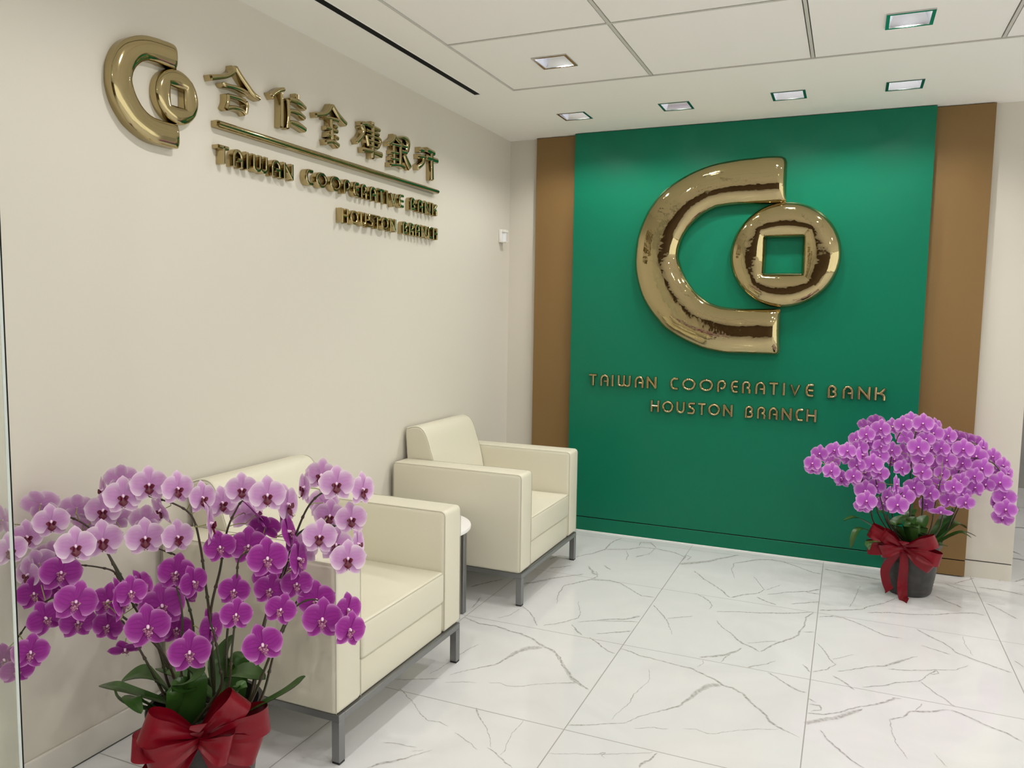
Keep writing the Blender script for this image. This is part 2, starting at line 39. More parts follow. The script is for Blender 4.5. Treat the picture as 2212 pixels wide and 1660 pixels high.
FR = [(2.118,-0.81,0.734,0.093,-13,4,0.0,'R'),(2.148,-0.735,0.776,0.094,-13,4,0.0,'R'),(2.22,-0.737,0.8,0.094,-4,14,8.0,'R'),(2.121,-0.768,0.699,0.094,-8,-25,0.0,'R'),(2.207,-0.481,0.697,0.099,161,4,0.0,'R'),(2.21,-0.798,0.7,0.093,11,5,10.0,'R'),(2.258,-0.576,0.625,0.097,50,5,0.0,'R'),(2.282,-0.762,0.806,0.093,10,14,0.0,'R'),(2.313,-0.539,0.762,0.097,29,4,0.0,'R'),(2.295,-0.549,0.734,0.097,15,-16,0.0,'R'),(2.325,-0.526,0.836,0.097,-31,4,0.0,'R'),(2.37,-0.729,0.896,0.092,-21,8,0.0,'R'),(2.436,-0.694,0.926,0.1,-2,3,5.0,'R'),(2.445,-0.681,0.878,0.097,-2,-1,5.0,'R'),(2.377,-0.647,0.844,0.094,-6,4,0.0,'R'),(2.343,-0.709,0.823,0.093,-21,4,0.0,'R'),(2.442,-0.674,0.832,0.093,18,-16,20.0,'R'),(2.369,-0.392,0.897,0.099,149,23,0.0,'R'),(2.424,-0.366,0.923,0.099,168,23,0.0,'R'),(2.502,-0.442,0.909,0.097,27,3,0.0,'R'),(2.544,-0.628,0.946,0.095,1,3,-5.0,'R'),(2.597,-0.398,0.946,0.097,16,13,0.0,'R'),(2.638,-0.603,0.956,0.107,-5,8,0.0,'R'),(2.691,-0.573,0.906,0.105,0,3,8.0,'R'),(2.573,-0.309,0.843,0.102,166,-17,0.0,'R'),(2.643,-0.279,0.84,0.099,146,3,0.0,'R'),(2.657,-0.604,0.877,0.092,-15,3,0.0,'R'),(2.72,-0.529,0.868,0.093,14,3,0.0,'R'),(2.763,-0.534,0.892,0.093,14,3,10.0,'R'),(2.848,-0.191,0.844,0.099,153,23,10.0,'R'),(2.895,-0.172,0.83,0.099,163,23,10.0,'R'),(2.94,-0.165,0.818,0.099,142,13,20.0,'R'),(2.952,-0.335,0.816,0.098,52,4,10.0,'R'),(2.719,-0.349,0.913,0.097,45,3,0.0,'R'),(2.502,-0.575,0.798,0.095,-13,4,0.0,'R'),(2.439,-0.66,0.779,0.1,8,9,10.0,'R'),(2.354,-0.722,0.785,0.116,59,14,0.0,'R'),(2.568,-0.32,0.76,0.099,166,4,0.0,'R'),(2.622,-0.624,0.833,0.111,-6,9,0.0,'R'),(2.691,-0.553,0.821,0.093,-15,4,0.0,'R'),(2.646,-0.597,0.769,0.113,-5,4,0.0,'R'),(2.524,-0.451,0.731,0.097,-18,4,0.0,'R'),(2.553,-0.579,0.71,0.094,21,4,20.0,'R'),(2.596,-0.422,0.707,0.097,56,4,0.0,'R'),(2.408,-0.726,0.743,0.107,-2,9,0.0,'R'),(2.332,-0.735,0.731,0.093,-16,4,0.0,'R'),(2.383,-0.519,0.655,0.099,-51,5,0.0,'R'),(2.445,-0.695,0.693,0.096,8,5,12.0,'R'),(2.32,-0.749,0.674,0.093,-21,5,0.0,'R'),(2.356,-0.535,0.609,0.097,9,-15,0.0,'R'),(2.265,-0.574,0.618,0.097,-20,-5,0.0,'R'),(2.733,-0.575,0.828,0.092,-26,4,0.0,'R'),(2.799,-0.326,0.791,0.097,4,4,0.0,'R'),(2.845,-0.472,0.818,0.112,-7,12,0.0,'R'),(2.916,-0.399,0.774,0.118,-4,4,5.0,'R'),(2.765,-0.529,0.762,0.105,-6,4,5.0,'R'),(2.851,-0.441,0.737,0.094,-22,4,0.0,'R'),(2.942,-0.43,0.716,0.113,0,4,15.0,'R'),(3.002,-0.318,0.768,0.095,21,4,10.0,'R'),(3.055,-0.3,0.721,0.095,31,4,15.0,'R'),(3.032,-0.314,0.679,0.095,151,4,0.0,'R'),(3.083,-0.292,0.677,0.095,50,4,20.0,'R'),(2.649,-0.606,0.703,0.098,-5,4,35.0,'R'),(2.661,-0.535,0.636,0.094,5,-20,20.0,'R'),(2.737,-0.255,0.677,0.099,160,4,0.0,'R'),(2.75,-0.487,0.681,0.094,24,4,20.0,'R'),(2.858,-0.207,0.636,0.099,143,14,0.0,'R'),(2.907,-0.449,0.675,0.094,2,4,15.0,'R'),(2.841,-0.465,0.647,0.094,13,-5,20.0,'R'),(2.916,-0.453,0.614,0.094,-38,5,0.0,'R'),(2.968,-0.41,0.629,0.094,-18,-15,0.0,'R'),(3.031,-0.413,0.646,0.117,-11,5,0.0,'R'),(3.059,-0.395,0.566,0.117,-7,5,0.0,'R'),(3.03,-0.33,0.524,0.095,-69,5,0.0,'R'),(3.061,-0.442,0.511,0.111,-10,-5,0.0,'R'),(3.06,-0.376,0.451,0.111,-17,-20,5.0,'R'),(2.738,-0.495,0.618,0.1,-1,5,12.0,'R'),(2.802,-0.563,0.628,0.092,-17,5,0.0,'R'),(2.619,-0.546,0.602,0.11,-6,5,8.0,'R'),(2.436,-0.625,0.61,0.095,13,5,15.0,'R'),(2.38,-0.683,0.588,0.114,-1,5,0.0,'R'),(2.387,-0.752,0.549,0.107,0,5,3.0,'R'),(2.372,-0.67,0.501,0.094,-11,-19,0.0,'R'),(2.525,-0.675,0.636,0.115,72,5,30.0,'R'),(2.493,-0.606,0.549,0.118,-63,5,0.0,'R'),(2.569,-0.605,0.564,0.114,-2,5,12.0,'R'),(2.537,-0.688,0.531,0.113,-3,5,0.0,'R'),(2.481,-0.493,0.488,0.097,-33,5,0.0,'R'),(2.699,-0.551,0.581,0.094,-25,5,10.0,'R'),(2.698,-0.4,0.488,0.097,-40,5,0.0,'R'),(2.789,-0.503,0.546,0.094,-16,5,-15.0,'R'),(2.859,-0.45,0.573,0.094,13,-5,10.0,'R'),(2.864,-0.529,0.546,0.096,3,-15,5.0,'R'),(2.746,-0.607,0.502,0.115,-6,-56,0.0,'R'),(2.912,-0.297,0.6,0.097,32,5,0.0,'R'),(2.711,-0.274,0.604,0.099,165,5,0.0,'R'),(2.628,-0.282,0.879,0.099,161,13,0.0,'R')]
SL = [[(0.51,-3.47,0.29000000000000004),(0.447,-3.504,0.362),(0.418,-3.516,0.479),(0.368,-3.536,0.6),(0.32,-3.558,0.693),(0.288,-3.574,0.77),(0.268,-3.588,0.826)],[(0.5199999999999999,-3.54,0.29000000000000004),(0.492,-3.567,0.377),(0.468,-3.589,0.456),(0.449,-3.61,0.523),(0.431,-3.631,0.589),(0.425,-3.65,0.623)],[(0.57,-3.4400000000000004,0.29000000000000004),(0.497,-3.479,0.361),(0.507,-3.469,0.536),(0.491,-3.477,0.641),(0.47,-3.485,0.756),(0.446,-3.504,0.781),(0.412,-3.528,0.8)],[(0.59,-3.49,0.29000000000000004),(0.594,-3.479,0.405),(0.571,-3.469,0.594),(0.555,-3.465,0.682),(0.532,-3.461,0.804),(0.506,-3.463,0.884),(0.46,-3.478,0.919),(0.39,-3.504,0.94),(0.326,-3.528,0.956)],[(0.61,-3.47,0.29000000000000004),(0.584,-3.476,0.402),(0.571,-3.466,0.592),(0.592,-3.446,0.728),(0.599,-3.44,0.784),(0.61,-3.431,0.852),(0.629,-3.42,0.903),(0.655,-3.408,0.94),(0.723,-3.38,0.944)],[(0.57,-3.5500000000000003,0.29000000000000004),(0.657,-3.521,0.414),(0.661,-3.527,0.496),(0.656,-3.538,0.578),(0.656,-3.551,0.616)],[(0.6,-3.52,0.29000000000000004),(0.647,-3.497,0.39),(0.651,-3.482,0.567),(0.669,-3.464,0.7),(0.675,-3.457,0.777),(0.707,-3.445,0.806)],[(0.62,-3.54,0.29000000000000004),(0.682,-3.519,0.413),(0.697,-3.513,0.542),(0.709,-3.512,0.633),(0.715,-3.518,0.691)],[(0.6699999999999999,-3.52,0.29000000000000004),(0.733,-3.491,0.365),(0.782,-3.458,0.503),(0.809,-3.44,0.579),(0.841,-3.421,0.646),(0.896,-3.397,0.674),(0.969,-3.371,0.633)],[(0.6599999999999999,-3.47,0.29000000000000004),(0.731,-3.442,0.353),(0.767,-3.416,0.506),(0.801,-3.398,0.596),(0.831,-3.383,0.67)],[(0.6399999999999999,-3.45,0.29000000000000004),(0.684,-3.429,0.355),(0.71,-3.397,0.569),(0.75,-3.367,0.71),(0.785,-3.34,0.834),(0.813,-3.321,0.913),(0.847,-3.303,0.956),(0.893,-3.282,0.971),(0.956,-3.256,0.961)],[(0.6399999999999999,-3.43,0.29000000000000004),(0.678,-3.414,0.346),(0.704,-3.382,0.574),(0.75,-3.351,0.711),(0.777,-3.33,0.824),(0.839,-3.302,0.86),(0.903,-3.277,0.85),(0.938,-3.271,0.784)],[(0.48,-3.5100000000000002,0.29000000000000004),(0.484,-3.516,0.381),(0.452,-3.533,0.481),(0.375,-3.57,0.573),(0.248,-3.628,0.664),(0.168,-3.677,0.65),(0.132,-3.711,0.594),(0.111,-3.738,0.544)],[(0.49999999999999994,-3.4400000000000004,0.29000000000000004),(0.441,-3.47,0.357),(0.376,-3.492,0.485),(0.278,-3.524,0.664),(0.26,-3.534,0.703),(0.223,-3.556,0.718),(0.176,-3.582,0.726)],[(0.48999999999999994,-3.43,0.29000000000000004),(0.421,-3.457,0.359),(0.356,-3.473,0.486),(0.285,-3.491,0.612),(0.221,-3.508,0.727),(0.158,-3.526,0.819),(0.076,-3.558,0.858),(0.03,-3.601,0.828)],[(0.5499999999999999,-3.56,0.29000000000000004),(0.551,-3.559,0.386),(0.547,-3.556,0.486),(0.547,-3.548,0.624),(0.531,-3.552,0.706)]]
SR = [[(2.53,-0.44,0.26),(2.439,-0.49,0.374),(2.415,-0.51,0.463),(2.376,-0.533,0.585),(2.346,-0.555,0.679),(2.291,-0.589,0.751),(2.207,-0.642,0.773),(2.119,-0.7,0.747)],[(2.57,-0.42,0.26),(2.485,-0.471,0.375),(2.44,-0.502,0.478),(2.413,-0.521,0.622),(2.393,-0.537,0.765),(2.401,-0.547,0.852),(2.448,-0.542,0.911)],[(2.59,-0.47,0.26),(2.501,-0.539,0.394),(2.468,-0.582,0.506),(2.436,-0.624,0.617),(2.418,-0.663,0.705)],[(2.63,-0.49,0.26),(2.512,-0.567,0.395),(2.501,-0.601,0.465),(2.533,-0.616,0.542),(2.56,-0.635,0.59)],[(2.63,-0.4,0.26),(2.621,-0.417,0.379),(2.611,-0.424,0.552),(2.608,-0.429,0.724),(2.618,-0.43,0.874),(2.652,-0.431,0.925)],[(2.6599999999999997,-0.42,0.26),(2.677,-0.407,0.412),(2.676,-0.399,0.553),(2.681,-0.388,0.695),(2.689,-0.381,0.78),(2.738,-0.361,0.823),(2.833,-0.323,0.847),(2.943,-0.283,0.821)],[(2.69,-0.48,0.26),(2.756,-0.458,0.363),(2.775,-0.452,0.463),(2.8,-0.442,0.576),(2.831,-0.431,0.675),(2.87,-0.418,0.759),(2.931,-0.404,0.762)],[(2.71,-0.44,0.26),(2.792,-0.415,0.342),(2.835,-0.398,0.471),(2.883,-0.378,0.613),(2.927,-0.362,0.727),(3.0,-0.344,0.738),(3.059,-0.342,0.652),(3.074,-0.359,0.56),(3.069,-0.383,0.488)],[(2.71,-0.41000000000000003,0.26),(2.802,-0.38,0.335),(2.852,-0.359,0.464),(2.901,-0.339,0.593),(2.947,-0.325,0.666),(3.036,-0.303,0.642),(3.055,-0.313,0.59)],[(2.61,-0.39,0.26),(2.538,-0.428,0.379),(2.524,-0.436,0.502),(2.503,-0.446,0.646),(2.51,-0.446,0.761),(2.542,-0.436,0.876),(2.59,-0.425,0.927)],[(2.67,-0.52,0.26),(2.713,-0.517,0.386),(2.724,-0.525,0.501),(2.735,-0.534,0.602),(2.742,-0.55,0.661)]]
LL = [((0.65,-3.54,0.3),(0.851,-3.493,0.423),(0.912,-3.461,0.477),0.06),((0.49,-3.49,0.3),(0.357,-3.6,0.386),(0.266,-3.597,0.376),0.05),((0.49,-3.53,0.3),(0.435,-3.654,0.382),(0.42,-3.678,0.432),0.045),((0.51,-3.51,0.3),(0.463,-3.592,0.442),(0.406,-3.64,0.437),0.095),((0.48,-3.54,0.3),(0.454,-3.644,0.399),(0.527,-3.68,0.387),0.05),((0.57,-3.55,0.3),(0.619,-3.589,0.459),(0.627,-3.56,0.498),0.1),((0.6,-3.44,0.3),(0.566,-3.418,0.432),(0.582,-3.382,0.507),0.08),((0.63,-3.49,0.3),(0.656,-3.467,0.43),(0.763,-3.453,0.434),0.1),((0.62,-3.42,0.3),(0.604,-3.38,0.43),(0.609,-3.335,0.418),0.07),((0.54,-3.41,0.3),(0.441,-3.475,0.401),(0.351,-3.45,0.384),0.08),((0.63,-3.58,0.3),(0.754,-3.555,0.439),(0.751,-3.554,0.468),0.045),((0.53,-3.57,0.3),(0.597,-3.602,0.427),(0.575,-3.608,0.463),0.08)]
LR = [((2.53,-0.44,0.27999999999999997),(2.359,-0.573,0.41),(2.283,-0.607,0.397),0.05),((2.53,-0.5,0.27999999999999997),(2.367,-0.617,0.365),(2.325,-0.667,0.266),0.042),((2.55,-0.52,0.27999999999999997),(2.419,-0.698,0.319),(2.413,-0.736,0.287),0.035),((2.6,-0.5,0.27999999999999997),(2.544,-0.561,0.39),(2.574,-0.521,0.441),0.07),((2.63,-0.51,0.27999999999999997),(2.612,-0.553,0.397),(2.635,-0.538,0.445),0.08),((2.67,-0.49,0.27999999999999997),(2.664,-0.509,0.392),(2.695,-0.468,0.443),0.08),((2.7,-0.44,0.27999999999999997),(2.784,-0.39,0.399),(2.828,-0.343,0.472),0.07),((2.71,-0.46,0.27999999999999997),(2.83,-0.372,0.386),(2.902,-0.343,0.366),0.09),((2.73,-0.47,0.27999999999999997),(2.853,-0.41,0.352),(2.921,-0.404,0.331),0.035),((2.73,-0.46,0.27999999999999997),(2.869,-0.37,0.348),(2.953,-0.336,0.325),0.03),((2.73,-0.54,0.27999999999999997),(2.744,-0.612,0.325),(2.787,-0.594,0.319),0.06),((2.63,-0.36,0.27999999999999997),(2.617,-0.352,0.406),(2.65,-0.313,0.438),0.07),((2.58,-0.36,0.27999999999999997),(2.485,-0.409,0.411),(2.452,-0.4,0.42),0.06)]

# ------------------------------------------------------------------ materials
def mat(name, col, rough=0.5, metal=0.0, spec=0.5, coat=0.0):
    m = bpy.data.materials.new(name); m.use_nodes = True
    b = m.node_tree.nodes['Principled BSDF']
    b.inputs['Base Color'].default_value = (*col, 1); b.inputs['Roughness'].default_value = rough
    b.inputs['Metallic'].default_value = metal; b.inputs['Specular IOR Level'].default_value = spec
    b.inputs['Coat Weight'].default_value = coat
    return m
def nodes(m): return m.node_tree.nodes, m.node_tree.links, m.node_tree.nodes['Principled BSDF']
def add_bump(m, scale, strength, dist=0.001, detail=2.0, kind='noise'):
    N, L, b = nodes(m)
    tc = N.new('ShaderNodeTexCoord')
    t = N.new('ShaderNodeTexNoise'); t.inputs['Scale'].default_value = scale; t.inputs['Detail'].default_value = detail
    bp = N.new('ShaderNodeBump'); bp.inputs['Strength'].default_value = strength; bp.inputs['Distance'].default_value = dist
    L.new(tc.outputs['Object'], t.inputs['Vector']); L.new(t.outputs['Fac'], bp.inputs['Height']); L.new(bp.outputs['Normal'], b.inputs['Normal'])
    return t
def vary(m, col2, scale, lo=0.35, hi=0.65):
    N, L, b = nodes(m)
    tc = N.new('ShaderNodeTexCoord'); t = N.new('ShaderNodeTexNoise'); t.inputs['Scale'].default_value = scale; t.inputs['Detail'].default_value = 4
    mr = N.new('ShaderNodeMapRange'); mr.inputs[1].default_value = lo; mr.inputs[2].default_value = hi
    mx = N.new('ShaderNodeMix'); mx.data_type = 'RGBA'
    mx.inputs[6].default_value = b.inputs['Base Color'].default_value; mx.inputs[7].default_value = (*col2, 1)
    L.new(tc.outputs['Object'], t.inputs['Vector']); L.new(t.outputs['Fac'], mr.inputs[0]); L.new(mr.outputs[0], mx.inputs[0]); L.new(mx.outputs[2], b.inputs['Base Color'])

M = {}
M['wall'] = mat('cream_wall_paint', (0.655, 0.615, 0.540), 0.55, spec=0.35); add_bump(M['wall'], 220, 0.08, 0.0006)
M['ceil'] = mat('ceiling_paint', (0.93, 0.905, 0.86), 0.75, spec=0.2); add_bump(M['ceil'], 180, 0.05, 0.0006)
M['tile'] = mat('ceiling_tile', (0.93, 0.90, 0.865), 0.85, spec=0.15); add_bump(M['tile'], 300, 0.15, 0.0008)
M['tee'] = mat('ceiling_grid_metal', (0.62, 0.60, 0.55), 0.5, spec=0.3)
M['reveal'] = mat('dark_reveal', (0.10, 0.095, 0.085), 0.8)
M['green'] = mat('green_satin_lacquer', (0.002, 0.150, 0.080), 0.33, spec=0.26); add_bump(M['green'], 260, 0.10, 0.0005)
M['brown'] = mat('bronze_brown_lacquer', (0.215, 0.125, 0.042), 0.48, spec=0.4); add_bump(M['brown'], 260, 0.08, 0.0005)
M['skirt'] = mat('skirting_paint', (0.66, 0.625, 0.57), 0.35, spec=0.4)
M['base_highlight'] = mat('white_base_highlight', (0.85, 0.85, 0.83), 0.5)
M['gold'] = mat('polished_gold', (0.47, 0.382, 0.205), 0.05, metal=1.0)
_t = add_bump(M['gold'], 9, 0.22, 0.012, 3.0)
M['goldl'] = mat('polished_gold_letters', (0.45, 0.365, 0.195), 0.10, metal=1.0)
M['leather'] = mat('cream_leather', (0.68, 0.645, 0.525), 0.42, spec=0.4); add_bump(M['leather'], 420, 0.18, 0.0006, 3)
M['piping'] = mat('leather_seam', (0.46, 0.43, 0.345), 0.5)
M['steel'] = mat('satin_grey_metal', (0.27, 0.27, 0.27), 0.36, metal=0.85)
M['rubber'] = mat('black_rubber', (0.02, 0.02, 0.02), 0.6)
M['white_top'] = mat('white_laminate', (0.83, 0.81, 0.80), 0.28)
M['plastic'] = mat('white_plastic', (0.80, 0.78, 0.74), 0.4)
M['lens'] = mat('frosted_lens', (0.72, 0.73, 0.75), 0.25)
M['black'] = mat('matte_black', (0.006, 0.006, 0.006), 0.8, spec=0.2)
M['reflector'] = mat('silver_reflector', (0.72, 0.74, 0.80), 0.16, metal=1.0)
M['trimmetal'] = mat('mirror_trim', (0.55, 0.55, 0.54), 0.12, metal=1.0)
M['pot'] = mat('dark_plastic_pot', (0.030, 0.028, 0.027), 0.42, spec=0.4); vary(M['pot'], (0.045, 0.042, 0.04), 30)
M['moss'] = mat('dark_bark_mix', (0.02, 0.016, 0.01), 0.9); vary(M['moss'], (0.05, 0.04, 0.022), 60)
M['stem'] = mat('dark_flower_stem', (0.030, 0.040, 0.016), 0.4); vary(M['stem'], (0.055, 0.030, 0.018), 14)
M['pedicel'] = mat('pale_green_pedicel', (0.28, 0.30, 0.10), 0.5)
M['leaf'] = mat('orchid_leaf', (0.022, 0.062, 0.009), 0.34, spec=0.45); vary(M['leaf'], (0.045, 0.115, 0.02), 9)
M['ribbon'] = mat('red_satin_ribbon', (0.175, 0.0015, 0.009), 0.33, spec=0.3); add_bump(M['ribbon'], 700, 0.05, 0.0003)
M['grey_wall'] = mat('grey_stone_wall', (0.33, 0.32, 0.305), 0.3); vary(M['grey_wall'], (0.28, 0.27, 0.26), 3)
M['lobby'] = mat('lobby_wall_paint', (0.80, 0.76, 0.69), 0.6)
M['lobby_dark'] = mat('dark_lobby_wall', (0.14, 0.085, 0.05), 0.45); vary(M['lobby_dark'], (0.09, 0.055, 0.03), 5)

def lamp_lens():
    m = bpy.data.materials.new('lamp_lens_glow'); m.use_nodes = True
    N, L, b = nodes(m)
    b.inputs['Base Color'].default_value = (0.9, 0.9, 0.9, 1)
    b.inputs['Emission Color'].default_value = (*LAMP_COL, 1); b.inputs['Emission Strength'].default_value = 14
    return m
M['glow'] = lamp_lens()

def glass_mat():
    m = bpy.data.materials.new('clear_glass'); m.use_nodes = True
    N, L = m.node_tree.nodes, m.node_tree.links; N.clear()
    o = N.new('ShaderNodeOutputMaterial'); mx = N.new('ShaderNodeMixShader'); lw = N.new('ShaderNodeLayerWeight'); pw = N.new('ShaderNodeMath'); pw.operation = 'POWER'; pw.inputs[1].default_value = 5.0; fr = N.new('ShaderNodeMath'); fr.operation = 'MULTIPLY_ADD'; fr.inputs[1].default_value = 0.9; fr.inputs[2].default_value = 0.045
    L.new(lw.outputs['Facing'], pw.inputs[0]); L.new(pw.outputs[0], fr.inputs[0])
    tr = N.new('ShaderNodeBsdfTransparent'); tr.inputs[0].default_value = (0.93, 0.955, 0.935, 1)
    gl = N.new('ShaderNodeBsdfGlossy'); gl.inputs['Roughness'].default_value = 0.02; gl.inputs[0].default_value = (1, 1, 1, 1)
    L.new(fr.outputs[0], mx.inputs[0]); L.new(tr.outputs[0], mx.inputs[1]); L.new(gl.outputs[0], mx.inputs[2]); L.new(mx.outputs[0], o.inputs[0])
    return m
M['glass'] = glass_mat()
M['glass_edge'] = mat('polished_glass_edge', (0.55, 0.60, 0.57), 0.2)

def marble_mat():
    m = mat('white_marble_tile', (0.80, 0.785, 0.765), 0.09, spec=0.45)
    N, L, b = nodes(m)
    tc = N.new('ShaderNodeTexCoord'); sx = N.new('ShaderNodeSeparateXYZ'); L.new(tc.outputs['Object'], sx.inputs[0])
    def math_(op, a, bb=None, c=None):
        n = N.new('ShaderNodeMath'); n.operation = op
        for i, v in enumerate((a, bb, c)):
            if v is None: continue
            if isinstance(v, (int, float)): n.inputs[i].default_value = v
            else: L.new(v, n.inputs[i])
        return n.outputs[0]
    def grout(axis, off, step):
        s = math_('DIVIDE', math_('SUBTRACT', sx.outputs[axis], off), step)
        d = math_('ABSOLUTE', math_('SUBTRACT', s, math_('ROUND', s)))
        return math_('LESS_THAN', math_('MULTIPLY', d, step), 0.0021)
    g = math_('MAXIMUM', grout(0, 1.3861, 0.7987), grout(1, -0.9989, 0.8035))
    # faint clouds
    n1 = N.new('ShaderNodeTexNoise'); n1.inputs['Scale'].default_value = 2.2; n1.inputs['Detail'].default_value = 6; n1.inputs['Distortion'].default_value = 1.5
    L.new(tc.outputs['Object'], n1.inputs['Vector'])
    cr = N.new('ShaderNodeMapRange'); cr.inputs[1].default_value = 0.35; cr.inputs[2].default_value = 0.75; L.new(n1.outputs['Fac'], cr.inputs[0])
    mx0 = N.new('ShaderNodeMix'); mx0.data_type = 'RGBA'; mx0.inputs[6].default_value = (0.71, 0.71, 0.715, 1); mx0.inputs[7].default_value = (0.66, 0.66, 0.665, 1)
    L.new(cr.outputs[0], mx0.inputs[0])
    # printed veins (mesh strips carry their own strength)
    at = N.new('ShaderNodeAttribute'); at.attribute_name = 'vein'
    n2 = N.new('ShaderNodeTexNoise'); n2.inputs['Scale'].default_value = 70; n2.inputs['Detail'].default_value = 5
    L.new(tc.outputs['Object'], n2.inputs['Vector'])
    nr = N.new('ShaderNodeMapRange'); nr.inputs[1].default_value = 0.34; nr.inputs[2].default_value = 0.62; nr.inputs[3].default_value = 0.35; nr.inputs[4].default_value = 1.0
    L.new(n2.outputs['Fac'], nr.inputs[0])
    vf = math_('MULTIPLY', math_('POWER', at.outputs['Fac'], 0.8), nr.outputs[0])
    mx1 = N.new('ShaderNodeMix'); mx1.data_type = 'RGBA'; mx1.inputs[7].default_value = (0.30, 0.28, 0.26, 1)
    L.new(vf, mx1.inputs[0]); L.new(mx0.outputs[2], mx1.inputs[6])
    mx2 = N.new('ShaderNodeMix'); mx2.data_type = 'RGBA'; mx2.inputs[7].default_value = (0.34, 0.325, 0.31, 1)
    L.new(g, mx2.inputs[0]); L.new(mx1.outputs[2], mx2.inputs[6]); L.new(mx2.outputs[2], b.inputs['Base Color'])
    rm = N.new('ShaderNodeMapRange'); rm.inputs[3].default_value = 0.09; rm.inputs[4].default_value = 0.5; L.new(g, rm.inputs[0]); L.new(rm.outputs[0], b.inputs['Roughness'])
    return m
M['marble'] = marble_mat()

def petal_mat(name, mid, edge, vein, vamt, p=2.6):
    m = mat(name, mid, 0.5, spec=0.25)
    N, L, b = nodes(m)
    a = N.new('ShaderNodeAttribute'); a.attribute_name = 'edge'
    pw = N.new('ShaderNodeMath'); pw.operation = 'POWER'; pw.inputs[1].default_value = p; L.new(a.outputs['Fac'], pw.inputs[0])
    v = N.new('ShaderNodeAttribute'); v.attribute_name = 'vein'
    si = N.new('ShaderNodeMath'); si.operation = 'SINE'; mu = N.new('ShaderNodeMath'); mu.operation = 'MULTIPLY'; mu.inputs[1].default_value = 26
    L.new(v.outputs['Fac'], mu.inputs[0]); L.new(mu.outputs[0], si.inputs[0])
    mr = N.new('ShaderNodeMapRange'); mr.inputs[1].default_value = 0.3; mr.inputs[2].default_value = 1.0; mr.inputs[4].default_value = vamt; L.new(si.outputs[0], mr.inputs[0])
    inv = N.new('ShaderNodeMath'); inv.operation = 'SUBTRACT'; inv.inputs[0].default_value = 1.0; L.new(a.outputs['Fac'], inv.inputs[1])
    vm = N.new('ShaderNodeMath'); vm.operation = 'MULTIPLY'; L.new(mr.outputs[0], vm.inputs[0]); L.new(inv.outputs[0], vm.inputs[1])
    m1 = N.new('ShaderNodeMix'); m1.data_type = 'RGBA'; m1.inputs[6].default_value = (*mid, 1); m1.inputs[7].default_value = (*edge, 1); L.new(pw.outputs[0], m1.inputs[0])
    m2 = N.new('ShaderNodeMix'); m2.data_type = 'RGBA'; m2.inputs[7].default_value = (*vein, 1); L.new(m1.outputs[2], m2.inputs[6]); L.new(vm.outputs[0], m2.inputs[0])
    L.new(m2.outputs[2], b.inputs['Base Color'])
    tl = N.new('ShaderNodeBsdfTranslucent'); L.new(m2.outputs[2], tl.inputs[0])
    ms = N.new('ShaderNodeMixShader'); ms.inputs[0].default_value = 0.28
    out = N['Material Output']; L.new(b.outputs[0], ms.inputs[1]); L.new(tl.outputs[0], ms.inputs[2]); L.new(ms.outputs[0], out.inputs[0])
    return m
M['P'] = petal_mat('lilac_petal', (0.60, 0.30, 0.60), (0.90, 0.79, 0.87), (0.50, 0.20, 0.52), 0.30, 2.6)
M['M'] = petal_mat('magenta_petal', (0.33, 0.026, 0.30), (0.70, 0.34, 0.68), (0.16, 0.006, 0.14), 0.40, 6.0)
M['R'] = petal_mat('orchid_pink_petal', (0.55, 0.125, 0.62), (0.88, 0.58, 0.88), (0.40, 0.07, 0.46), 0.3, 3.2)
M['lipP'] = mat('crimson_lip', (0.11, 0.003, 0.022), 0.35)
M['lipM'] = mat('dark_magenta_lip', (0.20, 0.008, 0.13), 0.4); vary(M['lipM'], (0.62, 0.42, 0.40), 55, 0.5, 0.62)
M['lipR'] = mat('plum_lip', (0.30, 0.03, 0.27), 0.4)
M['column'] = mat('pale_column', (0.86, 0.62, 0.78), 0.4)

